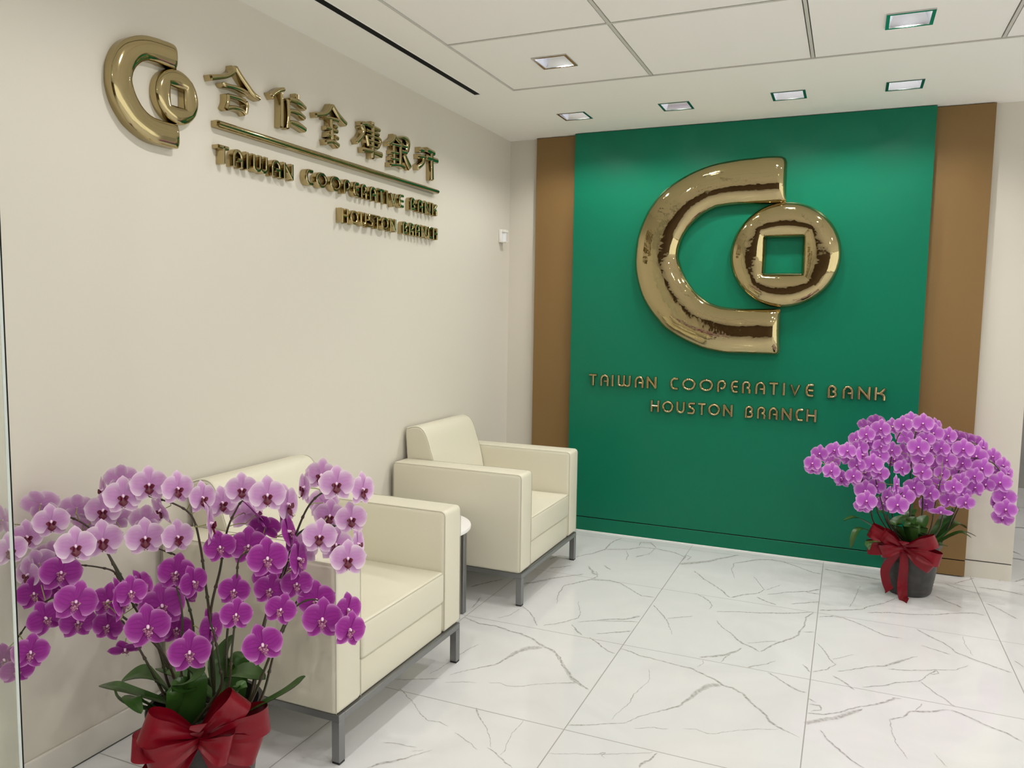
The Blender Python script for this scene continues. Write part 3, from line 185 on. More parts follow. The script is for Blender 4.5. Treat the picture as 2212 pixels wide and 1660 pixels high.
# ------------------------------------------------------------------ mesh helpers
def link(name, me, parent=None, loc=None):
    o = bpy.data.objects.new(name, me); C.objects.link(o)
    if parent is not None: o.parent = parent
    if loc is not None: o.location = loc
    return o
class MB:
    """collects geometry in world space and links it as one mesh object"""
    def __init__(self): self.v = []; self.f = []; self.mi = []; self.at = {}
    def add(self, verts, faces, mi=0, **at):
        o = len(self.v); self.v += [tuple(p) for p in verts]
        for f in faces: self.f.append(tuple(i + o for i in f)); self.mi.append(mi)
        for k in set(list(at) + list(self.at)):
            l = self.at.setdefault(k, []); l += [0.0] * (o - len(l)); l += at.get(k, [0.0] * len(verts))
        return self
    def box(self, x0, x1, y0, y1, z0, z1, mi=0):
        v = [(x, y, z) for x in (x0, x1) for y in (y0, y1) for z in (z0, z1)]
        return self.add(v, [(0, 1, 3, 2), (4, 6, 7, 5), (0, 4, 5, 1), (2, 3, 7, 6), (0, 2, 6, 4), (1, 5, 7, 3)], mi)
    def rbox(self, x0, x1, y0, y1, z0, z1, r=0.01, seg=3, mi=0):
        bm = bmesh.new(); bmesh.ops.create_cube(bm, size=1)
        for vv in bm.verts: vv.co = Vector(((x0 + x1) / 2 + vv.co.x * (x1 - x0), (y0 + y1) / 2 + vv.co.y * (y1 - y0), (z0 + z1) / 2 + vv.co.z * (z1 - z0)))
        bmesh.ops.bevel(bm, geom=list(bm.edges), offset=r, segments=seg, profile=0.5, affect='EDGES')
        return self.bm(bm, mi)
    def bm(self, bm, mi=0):
        bm.verts.index_update()
        self.add([vv.co[:] for vv in bm.verts], [[vv.index for vv in f.verts] for f in bm.faces], mi); bm.free(); return self
    def tube(self, pts, rad, n=8, caps=True, mi=0):
        P = [Vector(p) for p in pts]; rs = rad if isinstance(rad, (list, tuple)) else [rad] * len(P)
        t0 = (P[1] - P[0]).normalized(); up = Vector((0, 0, 1)) if abs(t0.z) < 0.9 else Vector((1, 0, 0)); nrm = t0.cross(up).normalized()
        vs, fs = [], []
        for i, p in enumerate(P):
            t = (P[min(i + 1, len(P) - 1)] - P[max(i - 1, 0)]).normalized()
            nrm = (nrm - t * nrm.dot(t)).normalized(); b = t.cross(nrm)
            for k in range(n):
                a = 2 * math.pi * k / n; vs.append(p + (nrm * math.cos(a) + b * math.sin(a)) * rs[i])
        for i in range(len(P) - 1):
            for k in range(n): fs.append((i * n + k, i * n + (k + 1) % n, (i + 1) * n + (k + 1) % n, (i + 1) * n + k))
        if caps: fs.append(tuple(range(n))[::-1]); fs.append(tuple((len(P) - 1) * n + k for k in range(n)))
        return self.add(vs, fs, mi)
    def lathe(self, prof, cx, cy, n=48, mi=0):
        vs, fs = [], []
        for r, z in prof:
            for k in range(n): a = 2 * math.pi * k / n; vs.append((cx + r * math.cos(a), cy + r * math.sin(a), z))
        for i in range(len(prof) - 1):
            for k in range(n): fs.append((i * n + k, i * n + (k + 1) % n, (i + 1) * n + (k + 1) % n, (i + 1) * n + k))
        if prof[0][0] > 1e-4: fs.append(tuple(range(n))[::-1])
        if prof[-1][0] > 1e-4: fs.append(tuple((len(prof) - 1) * n + k for k in range(n)))
        return self.add(vs, fs, mi)
    def grid(self, rows, mi=0, **at):
        n = len(rows[0]); vs = [p for r in rows for p in r]
        fs = [(i * n + j, i * n + j + 1, (i + 1) * n + j + 1, (i + 1) * n + j) for i in range(len(rows) - 1) for j in range(n - 1)]
        return self.add(vs, fs, mi, **at)
    def mesh(self, name, mats, smooth=35, recalc=True, org=(0, 0, 0)):
        me = bpy.data.meshes.new(name)
        me.from_pydata([(p[0] - org[0], p[1] - org[1], p[2] - org[2]) for p in self.v], [], self.f)
        if not isinstance(mats, (list, tuple)): mats = [mats]
        for mm in mats: me.materials.append(mm)
        me.polygons.foreach_set('material_index', self.mi)
        if recalc:
            b = bmesh.new(); b.from_mesh(me); bmesh.ops.recalc_face_normals(b, faces=b.faces); b.to_mesh(me); b.free()
        for k, l in self.at.items():
            l = l + [0.0] * (len(self.v) - len(l))
            a = me.attributes.new(k, 'FLOAT', 'POINT'); a.data.foreach_set('value', l)
        if smooth:
            me.polygons.foreach_set('use_smooth', [True] * len(me.polygons))
            if smooth < 180: me.set_sharp_from_angle(angle=R(smooth))
        return me
    def build(self, name, mats, parent=None, smooth=35, recalc=True):
        org = tuple(parent.matrix_world.translation) if False else (PO.get(parent.name, (0, 0, 0)) if parent else (0, 0, 0))
        o = link(name, self.mesh(name, mats, smooth, recalc, org), parent)
        if parent is not None: PO[o.name] = org
        return o
PO = {}                                     # world origin of every parent (things are not rotated)
def tag(o, label, cat, group=None):
    o['label'] = label; o['category'] = cat
    if group: o['group'] = group
    return o
def thing(name, label, cat, loc, group=None):
    o = bpy.data.objects.new(name, None); C.objects.link(o); o.location = loc; PO[o.name] = tuple(loc)
    o.empty_display_size = 0.1
    return tag(o, label, cat, group)
def struct(name, mb, mats, smooth=0):
    o = mb.build(name, mats, None, smooth); o['kind'] = 'structure'; return o
def catmull(pts, n=8):
    P = [Vector(p) for p in pts]; out = []
    for i in range(len(P) - 1):
        a, b, c, d = P[max(i - 1, 0)], P[i], P[i + 1], P[min(i + 2, len(P) - 1)]
        for k in range(n):
            t = k / n; out.append(0.5 * ((2 * b) + (c - a) * t + (2 * a - 5 * b + 4 * c - d) * t * t + (3 * b - a - 3 * c + d) * t ** 3))
    return out + [P[-1]]

# ------------------------------------------------------------------ room shell
XE, YN, YF = 7.5, -9.5, 3.0                 # east wall, lobby end, corridor end
# floor with its printed veins
fl = MB()
fl.add([(0, YN, 0), (XE, YN, 0), (XE, YF, 0), (0, YF, 0)], [(0, 1, 2, 3)])
rng = random.Random(7)
more = []                                   # the same printed tile faces repeat over the rest of the floor
for sx_, sy_ in ((3, 0), (0, -4), (3, -4), (-1, -4), (5, -3), (5, -7), (2, -7), (0, -7), (3, 3)):
    for v_ in VEINS:
        q_ = [(a + sx_ * 0.7987, c + sy_ * 0.8035, d) for a, c, d in v_]
        if all(0.02 < a < XE and YN < c < YF and not (a < 3.1 and -3.75 < c < 0.15) for a, c, d in q_): more.append(q_)
for vi, vein in enumerate(VEINS + more):
    pts = [Vector((x, y, 0)) for x, y, _ in vein]; ws = [q[2] / 1000 for q in vein]
    fine = []
    for i in range(len(pts) - 1):
        L_ = (pts[i + 1] - pts[i]).length; n = max(2, int(L_ / 0.012)); d = (pts[i + 1] - pts[i]).normalized() if L_ > 0 else Vector((1, 0, 0)); nn = Vector((-d.y, d.x, 0))
        jit = 0.0; wj = 0.9
        for k in range(n):
            t = k / n; jit = 0.6 * jit + rng.uniform(-1, 1) * 0.0028 * (1 if k else 0)
            fine.append((pts[i].lerp(pts[i + 1], t) + nn * jit, (ws[i] * (1 - t) + ws[i + 1] * t) * wj)); wj = 0.75 * wj + 0.25 * rng.uniform(0.5, 1.3)
    fine.append((pts[-1], ws[-1] * 0.4))
    z = 0.00025 + vi * 3e-6; rows = []; at = []
    for i, (p, wd) in enumerate(fine):
        d = (fine[min(i + 1, len(fine) - 1)][0] - fine[max(i - 1, 0)][0]); d = d.normalized() if d.length > 0 else Vector((1, 0, 0)); nn = Vector((-d.y, d.x, 0))
        hw = max(wd * 0.62, 0.0014)
        rows.append([(p.x + nn.x * hw * s, p.y + nn.y * hw * s, z) for s in (-1, -0.35, 0.35, 1)])
        e = 0.25 if i in (0, len(fine) - 1) else 1.0
        k = e * min(1.0, 0.62 + 0.38 * min(1.0, 0.010 / max(wd, 0.004)))
        at += [0.0, k, k * 0.85, 0.0]
    fl.grid(rows, 0, vein=at)
floor = struct('floor', fl, M['marble'], 0)

# ceiling: plasterboard border with openings for lamps, air slot and the tile field
FX0, FY1, TS = 0.5154, -1.1561, 0.7633
ROW = [(0.655, -0.525), (1.278, -0.545), (1.894, -0.56), (2.460, -0.555)]
CORR_FILL = [(3.75, 1.3), (5.3, 1.3)]  # unseen corridor lamps, added to brighten the dark floor there
AP = 0.0775                                 # half side of a lamp opening
GRIDX = [FX0 + TS * (i + 0.5) for i in (0, 2, 4, 6, 8)]
GRIDY = [FY1 - TS * (j + 0.5) for j in (0, 2, 4, 6, 8, 10)]
SLOT = (0.281, 0.319, -4.2, -1.155)
def plate(mb, x0, x1, y0, y1, z, holes, mi=0):
    xs = sorted(set([x0, x1] + [h for q in holes for h in q[:2] if x0 < h < x1])); ys = sorted(set([y0, y1] + [h for q in holes for h in q[2:] if y0 < h < y1]))
    for i in range(len(xs) - 1):
        for j in range(len(ys) - 1):
            cx, cy = (xs[i] + xs[i + 1]) / 2, (ys[j] + ys[j + 1]) / 2
            if any(q[0] < cx < q[1] and q[2] < cy < q[3] for q in holes): continue
            mb.add([(xs[i], ys[j], z), (xs[i + 1], ys[j], z), (xs[i + 1], ys[j + 1], z), (xs[i], ys[j + 1], z)], [(3, 2, 1, 0)], mi)
hole = lambda x, y: (x - AP, x + AP, y - AP, y + AP)
cb = MB()
plate(cb, 0, XE, YN, YF, H, [hole(*p) for p in ROW + CORR_FILL] + [SLOT, (FX0, XE - 0.5, YN + 0.5, FY1)])
# edge of the border down from the tile field
for a in ((FX0, FX0, YN + 0.5, FY1), (XE - 0.5, XE - 0.5, YN + 0.5, FY1), (FX0, XE - 0.5, FY1, FY1), (FX0, XE - 0.5, YN + 0.5, YN + 0.5)):
    cb.add([(a[0], a[2], H), (a[1], a[3], H), (a[1], a[3], H + 0.03), (a[0], a[2], H + 0.03)], [(0, 1, 2, 3)])
# the tiles, each with a small rebate, on a dark void
G = 0.011
nx, ny = int((XE - 0.5 - FX0) / TS) + 1, int((FY1 - YN - 0.5) / TS) + 1
for i in range(nx):
    for j in range(ny):
        x0, x1 = FX0 + TS * i + G, min(FX0 + TS * (i + 1), XE - 0.5) - G; y1, y0 = FY1 - TS * j - G, max(FY1 - TS * (j + 1), YN + 0.5) + G
        hs = [hole(gx, gy) for gx in GRIDX for gy in GRIDY if x0 < gx < x1 and y0 < gy < y1]
        plate(cb, x0, x1, y0, y1, H + 0.003, hs, 1)
        for (a, b, c, d) in ((x0, x1, y0, y0), (x0, x1, y1, y1), (x0, x0, y0, y1), (x1, x1, y0, y1)):
            cb.add([(a, c, H + 0.003), (b, d, H + 0.003), (b, d, H + 0.025), (a, c, H + 0.025)], [(0, 1, 2, 3)], 1)
plate(cb, FX0, XE - 0.5, YN + 0.5, FY1, H + 0.025, [(gx - AP - .02, gx + AP + .02, gy - AP - .02, gy + AP + .02) for gx in GRIDX for gy in GRIDY], 2)
plate(cb, -0.2, XE + 0.2, YN - 0.2, YF + 0.2, H + 0.30, [], 0)
struct('ceiling', cb, [M['ceil'], M['tile'], M['reveal']])
tn = 0
def trim(mb, m=None):
    global tn; tn += 1
    return struct('trim_%d' % tn, mb, m or M['tee'])
t = MB()
for i in range(1, nx): t.box(FX0 + TS * i - 0.0065, FX0 + TS * i + 0.0065, YN + 0.5, FY1 - 0.014, H + 0.001, H + 0.02)
trim(t)
t = MB()
for j in range(1, ny):
    for i in range(nx): t.box(FX0 + TS * i + 0.0068, min(FX0 + TS * (i + 1), XE - 0.5) - 0.0068, FY1 - TS * j - 0.0065, FY1 - TS * j + 0.0065, H + 0.0015, H + 0.02)
trim(t)
t = MB(); t.box(FX0, FX0 + 0.008, YN + 0.5, FY1, H - 0.002, H + 0.02); t.box(FX0 + 0.008, XE - 0.5, FY1 - 0.008, FY1, H - 0.002, H + 0.02); trim(t)

t = MB(); t.box(-0.12, 0, YN, 0, 0, H + 0.3); struct('wall_left', t, M['wall'])
XC = 3.187
def reveal_wall(x0, x1, y0, y1, gz=0.098):
    t = MB(); t.box(x0, x1, y0, y1, gz + 0.004, H + 0.3); t.box(x0, x1, y0, y1, 0, gz - 0.003); t.box(x0 + 0.004, x1 - 0.004, y0 + 0.006, y1, gz - 0.0031, gz + 0.0041, 1)
    return t
struct('wall_back', reveal_wall(-0.12, XC, 0, 0.14), [M['wall'], M['reveal']])
t = MB(); t.box(XE, XE + 0.12, YN, YF, 0, 0.12); t.box(XE, XE + 0.12, YN, YF, H - 0.04, H + 0.3); struct('wall_right', t, M['lobby'])
t = MB()
for k in range(9): yy = YN + (YF - YN) * k / 8; t.box(XE + 0.02, XE + 0.08, yy - 0.03, yy + 0.03, 0.12, H - 0.04)
t.box(XE + 0.045, XE + 0.055, YN, YF, 0.12, H - 0.04, 1); struct('fill_window_1', t, [M['trimmetal'], M['glass']])  # unseen window wall, added so the bright world fills left wall and ceiling
t = MB(); t.box(-0.12, XE + 0.12, YN - 0.12, YN, 0, H + 0.3); struct('wall_front', t, M['lobby_dark'])  # unseen lobby wall, added and kept dark for brown reflections in the gold
t = MB(); t.box(-0.12, XE + 0.12, YF, YF + 0.12, 0, H + 0.3); struct('wall_corridor', t, M['grey_wall'])
t = MB(); t.box(-0.12, 0, 0.14, YF, 0, H + 0.3); struct('wall_corridor_side', t, M['lobby'])
t = MB(); t.rbox(0, 0.015, YN, 0, 0.004, 0.098, 0.005, 2); t.box(0, 0.013, YN, 0, 0, 0.0042, 1); struct('baseboard_left', t, [M['skirt'], M['reveal']], 35)
t = MB(); t.rbox(0.015, 0.213, -0.012, 0, 0, 0.098, 0.0025, 2); struct('baseboard_back', t, M['skirt'], 35)

# ------------------------------------------------------------------ wall panels
TB, TG = 0.038, 0.084
GX0, GX1, BX0, BX1 = 0.508, 2.652, 0.214, 2.947
def panel(name, label, x0, x1, y0, y1, m):
    th = thing(name, label, 'wall panel', ((x0 + x1) / 2, y1, 0))
    u = MB(); u.rbox(x0, x1, y0, y1, 0.102, H - 0.004, 0.0012, 1); u.build('upper_panel', m, th)
    b = MB(); b.rbox(x0, x1, y0, y1, 0.006, 0.096, 0.0012, 1); b.build('base_panel', m, th)
    g = MB(); g.box(x0 + 0.002, x1 - 0.002, y0 + 0.006, y1 - 0.001, 0.0955, 0.1025); g.build('groove', M['black'], th)
panel('brown_wall_panel', 'tall bronze brown panel behind the green panel, showing as a strip on each side', BX0, BX1, -TB, -0.0005, M['brown'])
panel('green_wall_panel', 'wide green panel carrying the big gold emblem', GX0, GX1, -TG, -TB - 0.0005, M['green'])
t = MB(); t.rbox(GX0, GX1, -TG - 0.007, -TG - 0.0003, 0, 0.006, 0.001, 1); trim(t, M['base_highlight'])  # white strip paints in the bright highlight line at the panel's foot

# ------------------------------------------------------------------ signs
def sweep(mb, pts, depth, fn, side=0.62, n=8, facet=None):
    """raised stroke with rounded face; pts = (a, b, width) in the wall plane"""
    P = [Vector((p[0], p[1])) for p in pts]; W = [p[2] for p in pts]
    if len(P) < 2: return
    closed = (P[0] - P[-1]).length < 1e-6
    st = []
    m = len(P)
    for i in range(m):
        if closed: a, b = P[(i - 1) % (m - 1)], P[(i + 1) % (m - 1)]
        else: a, b = P[max(i - 1, 0)], P[min(i + 1, m - 1)]
        t_ = (b - a).normalized()
        k = 1.0
        if 0 < i < m - 1 or closed:
            d1 = (P[i] - a).normalized(); c = abs(d1.dot(t_)); k = 1 / max(c, 0.55)
        st.append([P[i], t_, W[i] * k, 1.0])
    if not closed:
        e = W[0] * 0.16; st.insert(1, [P[0] + st[0][1] * e, st[0][1], st[0][2], 1.0]); st[0][3] = 0.45; st[0][2] *= 0.9
        e = W[-1] * 0.16; st.insert(len(st) - 1, [P[-1] - st[-1][1] * e, st[-1][1], st[-1][2], 1.0]); st[-1][3] = 0.45; st[-1][2] *= 0.9
    rows = []
    for p, t_, wd, cr in st:
        nn = Vector((-t_.y, t_.x)); row = []
        prof = [(-1, 0), (-1, side * (0.75 + 0.25 * cr))]
        for k in range(1, n):
            a = math.pi * (1 - k / n); prof.append((math.cos(a), side * (0.75 + 0.25 * cr) + (1 - side) * math.sin(a) * cr))
        prof += [(1, side * (0.75 + 0.25 * cr)), (1, 0)]
        if facet:
            lo = facet * (0.8 + 0.2 * cr); hi = lo + (1 - facet) * cr
            prof = [(-1, 0), (-1, lo), (-0.8, lo + (hi - lo) * 0.7), (-0.35, hi), (0.35, hi), (0.8, lo + (hi - lo) * 0.7), (1, lo), (1, 0)]
        for s, h in prof: q = p + nn * (s * wd / 2); row.append(fn(q.x, q.y, h * depth))
        rows.append(row)
    mb.grid(rows)
    if not closed: mb.add(rows[0], [tuple(range(len(rows[0])))]); mb.add(rows[-1], [tuple(range(len(rows[-1])))])
def arc(cx, cz, rx, rz, a0, a1, n=14):
    return [(cx + rx * math.cos(R(a0 + (a1 - a0) * i / n)), cz + rz * math.sin(R(a0 + (a1 - a0) * i / n))) for i in range(n + 1)]
GLY = {
 'T': [[(0, 1), (1, 1)], [(.5, 1), (.5, 0)]],
 'A': [[(0, 0)] + arc(.5, .52, .5, .48, 180, 0) + [(1, 0)], [(.42, .40), (1, .40)]],
 'I': [[(.5, 0), (.5, 1)]],
 'W': [[(0, 1)] + arc(.25, .24, .25, .24, 180, 360) + [(.5, 1)], [(.5, .6)] + arc(.75, .24, .25, .24, 180, 360) + [(1, 1)]],
 'N': [[(0, 0), (0, 1)], [(0, 1), (1, 0)], [(1, 0), (1, 1)]],
 'C': [[(1, 1)] + arc(.52, .5, .52, .5, 90, 270) + [(1, 0)]],
 'O': [arc(.5, .5, .5, .5, 0, 360, 28)],
 'P': [[(0, 0)] + arc(.5, .62, .5, .38, 180, -90) + [(.36, .24)]],
 'E': [[(1, 1)] + arc(.52, .5, .52, .5, 90, 270) + [(1, 0)], [(.28, .5), (1, .5)]],
 'R': [[(0, 0)] + arc(.48, .68, .48, .32, 180, -50) + [(.50, .46)], [(.50, .46), (.84, .40), (1, .24), (1, 0)]],
 'B': [[(0, 0)] + arc(.46, .70, .46, .30, 180, -50) + [(.48, .50)], [(.48, .52), (.86, .47)] + arc(.62, .235, .38, .235, 30, -90) + [(.38, 0)]],
 'K': [[(0, 0), (0, 1)], [(1, 1), (.45, .52), (.1, .50)], [(.45, .52), (.80, .42), (.9, .24), (.9, 0)]],
 'V': [[(0, 1), (.5, 0), (1, 1)]],
 'H': [[(0, 0), (0, 1)], [(1, 0), (1, 1)], [(0, .5), (1, .5)]],
 'U': [[(0, 1)] + arc(.5, .36, .5, .36, 180, 360) + [(1, 1)]],
 'S': [[(1, 1), (.36, 1)] + arc(.28, .79, .28, .21, 90, 235, 8) + [(.55, .50)] + arc(.70, .23, .30, .23, 50, -90, 8) + [(0, 0)]],
}
ORD = ['first', 'second', 'third', 'fourth', 'fifth', 'sixth', 'seventh', 'eighth', 'ninth', 'tenth', 'eleventh']
def letters(rows, z0, z1, depth, fn, place, wordlen, rowname, group, sw=None):
    k = 0; wi = 0; sw = sw or (z1 - z0) * (0.215 if depth < 0.03 else 0.228)
    for ch, a, b in rows:
        mb = MB()
        ia, ib = a + sw / 2, b - sw / 2
        if ch == 'I': ia = ib = (a + b) / 2
        for stv in GLY[ch]:
            pts = [(ia + (ib - ia) * x, z0 + sw / 2 * (0 if False else 1) + (z1 - z0 - sw) * z, sw) for x, z in stv]
            pts2 = []
            for i, p in enumerate(pts):             # free stroke ends reach the cap line
                if i in (0, len(pts) - 1) and len(stv) < 40:
                    q = pts[1] if i == 0 else pts[-2]; d = Vector((p[0] - q[0], p[1] - q[1]))
                    if d.length > 0 and (abs(stv[i][1] - round(stv[i][1])) < 1e-6 or (ch in 'ECS' and abs(stv[i][0] - 1) < 1e-6)) and min(abs(d.normalized().x), abs(d.normalized().y)) < 0.2 and ch != 'O':
                        d = d.normalized() * sw / 2
                        p = (p[0] + d.x, p[1] + d.y, sw)
                pts2.append(p)
            sweep(mb, pts2, depth, fn, facet=None if depth < 0.03 else 0.80, side=0.45)
        nw, names = wordlen[wi]
        o = mb.build('gold_letter', M['goldl'], None, 25)
        tag(o, 'gold letter %s, %s in the %s' % (ch, ORD[k], names), 'letter', group)
        k += 1
        if k == nw: k = 0; wi += 1
fg = lambda a, b, h: (a, -TG - 0.0005 - h, b)
letters(ROW1, 1.016, 1.098, 0.020, fg, 'green panel', [(6, "left word of the green panel's upper row"), (11, "middle word of the green panel's upper row"), (4, "right word of the green panel's upper row")], 'upper', 'gold letters in the upper row on the green panel')
letters(ROW2, 0.862, 0.943, 0.020, fg, 'green panel', [(7, "left word of the green panel's lower row"), (6, "right word of the green panel's lower row")], 'lower', 'gold letters in the lower row on the green panel')
fw = lambda a, b, h: (0.0005 + h, a, b)
LR1 = [(c, -2.835 + (a - .65) * 0.936, -2.835 + (b - .65) * 0.936) for c, a, b in ROW1]
LR2 = [(c, -2.055 + (a - 1.078) * 0.914, -2.055 + (b - 1.078) * 0.914) for c, a, b in ROW2]
letters(LR1, 2.050, 2.121, 0.037, fw, 'cream left wall', [(6, 'left word under the gold bar'), (11, 'middle word under the gold bar'), (4, 'right word under the gold bar')], 'upper', 'gold letters in the row under the gold bar')
letters(LR2, 1.914, 1.983, 0.037, fw, 'cream left wall', [(7, "left word of the cream wall's bottom row"), (6, "right word of the cream wall's bottom row")], 'lower', 'gold letters in the bottom row on the left wall')
for i, (ch, strokes) in enumerate(HAN):
    mb = MB()
    for stv in strokes:
        dy, dz = abs(stv[-1][0] - stv[0][0]), abs(stv[-1][1] - stv[0][1]); kf = 1.3 + 0.55 * dy / max(1e-6, dy + dz)
        pts = [(p[0], p[1], min(0.046, max(0.015, p[2] * kf))) for p in stv]
        if len(stv) > 2: pts = [(c.x, c.y, c.z) for c in catmull(pts, 5)]
        sweep(mb, pts, 0.039, fw, 0.78)
    o = mb.build('gold_character', M['goldl'], None, 40)
    tag(o, 'gold character %s, %s from the emblem in the row above the gold bar' % (ch, ORD[i]), 'character', 'gold characters above the gold bar')
b = MB()
sweep(b, [(-2.838, 2.197, 0.026), (-1.110, 2.192, 0.026)], 0.042, fw, 0.62)
tag(b.build('gold_bar', M['goldl'], None, 40), 'long straight gold bar on the left wall under the characters', 'bar')

def resample(pts, n):
    P = [Vector((p[0], p[1])) for p in pts]; d = [0.0]
    for i in range(1, len(P)): d.append(d[-1] + (P[i] - P[i - 1]).length)
    out = []; j = 0
    for k in range(n):
        s = d[-1] * k / (n - 1)
        while j < len(d) - 2 and d[j + 1] < s: j += 1
        out.append(P[j].lerp(P[j + 1], (s - d[j]) / max(1e-9, d[j + 1] - d[j])))
    return out
def emblem(name, label, loc, fn, sc, hs, crown, m):
    th = thing(name, label, 'emblem', loc, None)
    N, K = 96, 18
    O = resample(catmull([(p[0], p[1], 0) for p in LOGO_OUT], 4), N); I = resample(catmull([(p[0], p[1], 0) for p in LOGO_IN], 4), N)
    tot = 0; cum = [0]
    for i in range(1, N): tot += ((O[i] + I[i]) / 2 - (O[i - 1] + I[i - 1]) / 2).length; cum.append(tot)
    def rnd(x): x = max(0.0, min(1.0, x)); return math.sqrt(1 - (1 - x) ** 2)
    puff = lambda x: max(0.0, 1 - abs(x) ** 2.8) ** 0.66
    # dense rows near the two ends so that they round over
    rows = []; base = []
    for i in range(N):
        es = min(cum[i], tot - cum[i]); row = []
        for j in range(K + 1):
            t_ = 0.5 - 0.5 * math.cos(math.pi * j / K); q = O[i].lerp(I[i], t_)
            wd = (O[i] - I[i]).length
            h = hs + crown * puff(2 * t_ - 1) * rnd(es / 0.055)
            row.append(fn(q.x, q.y, h))
        rows.append(row)
    mb = MB(); mb.grid(rows)
    loop = [rows[0][j] for j in range(K + 1)] + [rows[i][K] for i in range(1, N)] + [rows[N - 1][j] for j in range(K - 1, -1, -1)] + [rows[i][0] for i in range(N - 2, 0, -1)]
    q0 = [O[0].lerp(I[0], 0.5 - 0.5 * math.cos(math.pi * j / K)) for j in range(K + 1)] + [I[i] for i in range(1, N)] + [O[N - 1].lerp(I[N - 1], 0.5 - 0.5 * math.cos(math.pi * j / K)) for j in range(K - 1, -1, -1)] + [O[i] for i in range(N - 2, 0, -1)]
    bl = [fn(q.x, q.y, 0) for q in q0]
    n = len(loop)
    mb.add(loop + bl, [(i, (i + 1) % n, n + (i + 1) % n, n + i) for i in range(n)])
    mb.build('crescent', m, th, 50)
    # coin with a square hole
    cx, cz = (COIN[0][0] + COIN[1][0]) / 2, (COIN[2][1] + COIN[3][1]) / 2
    rx, rz = (COIN[1][0] - COIN[0][0]) / 2, (COIN[2][1] - COIN[3][1]) / 2
    hc = [Vector(p) for p in HOLE]; hx, hz = sum(p.x for p in hc) / 4, sum(p.y for p in hc) / 4; hw, hh = (hc[1].x - hc[0].x) / 2, (hc[0].y - hc[3].y) / 2
    NA = 96; rows = []
    for i in range(NA + 1):
        a = 2 * math.pi * i / NA - math.pi / 4; ca, sa = math.cos(a), math.sin(a); k = 1 / max(abs(ca), abs(sa))
        inn = Vector((hx + hw * ca * k, hz + hh * sa * k)); out = Vector((cx + rx * ca, cz + rz * sa)); row = []
        row.append(fn(inn.x, inn.y, 0.002))
        for j in range(K + 1):
            t_ = 0.5 - 0.5 * math.cos(math.pi * j / K); q = inn.lerp(out, t_)
            h = hs * (0.9) + crown * puff(2 * t_ - 1)
            row.append(fn(q.x, q.y, h))
        row.append(fn(out.x, out.y, 0.0)); rows.append(row)
    mb = MB(); mb.grid(rows); mb.build('coin', m, th, 50)
    return th
emblem('gold_emblem', 'large polished gold crescent and square-holed coin emblem on the green panel', (1.6, -TG, 1.86), fg, 1.0, 0.028, 0.060, M['gold'])
s_ = 0.2985
def fsmall(a, b, h): return (0.0005 + h * 0.62, -3.302 + (a - 0.949) * s_, 2.070 + (b - 1.289) * s_)
emblem('gold_emblem', 'small gold crescent and coin emblem on the cream left wall before the characters', (0, -3.1, 2.24), fsmall, s_, 0.050, 0.026, M['goldl'])

# ------------------------------------------------------------------ motion sensor
th = thing('motion_sensor', 'small white motion sensor high on the left wall near the corner', 'sensor', (0, -0.155, 1.99))
b = MB(); b.rbox(0.0005, 0.022, -0.188, -0.122, 1.985, 2.075, 0.005, 2); b.build('back_box', M['plastic'], th)
b = MB(); b.rbox(0.0215, 0.050, -0.183, -0.127, 2.052, 2.072, 0.005, 2); b.build('hood', M['plastic'], th)
b = MB()
rows = [[(0.022 + 0.024 * math.sin(math.pi * k / 8) , -0.155 - 0.024 * math.cos(math.pi * k / 8), z) for k in range(9)] for z in (1.993, 2.052)]
b.grid(rows); b.build('sensor_lens', M['lens'], th)
b = MB(); b.rbox(0.0215, 0.046, -0.181, -0.129, 1.985, 1.994, 0.002, 1); b.build('bottom_lip', M['plastic'], th)

# ------------------------------------------------------------------ ceiling fittings
def downlight(x, y, watts, label, group, z=H, dp=0.048, lr=0.050):
    th = thing('ceiling_downlight', label, 'downlight', (x, y, z), group)
    o_, i_ = 0.0885, 0.0745
    f = MB()
    for (a, b_, c, d) in ((-o_, o_, -o_, -i_), (-o_, o_, i_, o_), (-o_, -i_, -i_, i_), (i_, o_, -i_, i_)): f.box(x + a, x + b_, y + c, y + d, z - 0.0025, z + 0.004)
    f.build('trim_frame', M['trimmetal'], th)
    r = MB(); n = 6; rows = []
    for k in range(n + 1):
        t_ = k / n; hw = i_ + (lr + 0.001 - i_) * t_ ** 1.15; zz = z + 0.001 + (dp + 0.005) * t_
        rows.append([(x + sx * hw, y + sy * hw, zz) for sx, sy in ((-1, -1), (0, -1.0), (1, -1), (1, 0), (1, 1), (0, 1), (-1, 1), (-1, 0), (-1, -1))])
    r.grid(rows); r.build('reflector', M['reflector'], th, 25)
    g = MB(); g.lathe([(lr, z + dp + 0.0065), (lr, z + dp + 0.0035), (0.0001, z + dp + 0.003)], x, y, 24); g.build('lens', M['glow'], th)
    h = MB(); h.box(x - .085, x + .085, y - .085, y + .085, z + dp + 0.008, z + 0.15); h.build('housing', M['black'], th)
    l = bpy.data.lights.new('lamp', 'SPOT'); l.shadow_soft_size = 0.034; l.energy = watts; l.color = LAMP_COL; l.spot_size = R(165); l.spot_blend = 0.25
    lo = bpy.data.objects.new('lamp', l); C.objects.link(lo); lo.parent = th; lo.location = (0, 0, dp)
for i, (x, y) in enumerate(CORR_FILL): downlight(x, y, LAMP_GRID, 'added fill downlight in the corridor ceiling behind the cream wall end, %s from the wall' % ORD[i], 'added fill downlights in the corridor')
names = ['first from the left', 'second from the left', 'third from the left', 'rightmost']
for i, (x, y) in enumerate(ROW): downlight(x, y, LAMP_ROW, 'square downlight along the green panel, %s of the row of four' % names[i], 'downlights along the green panel', dp=0.07, lr=0.036)
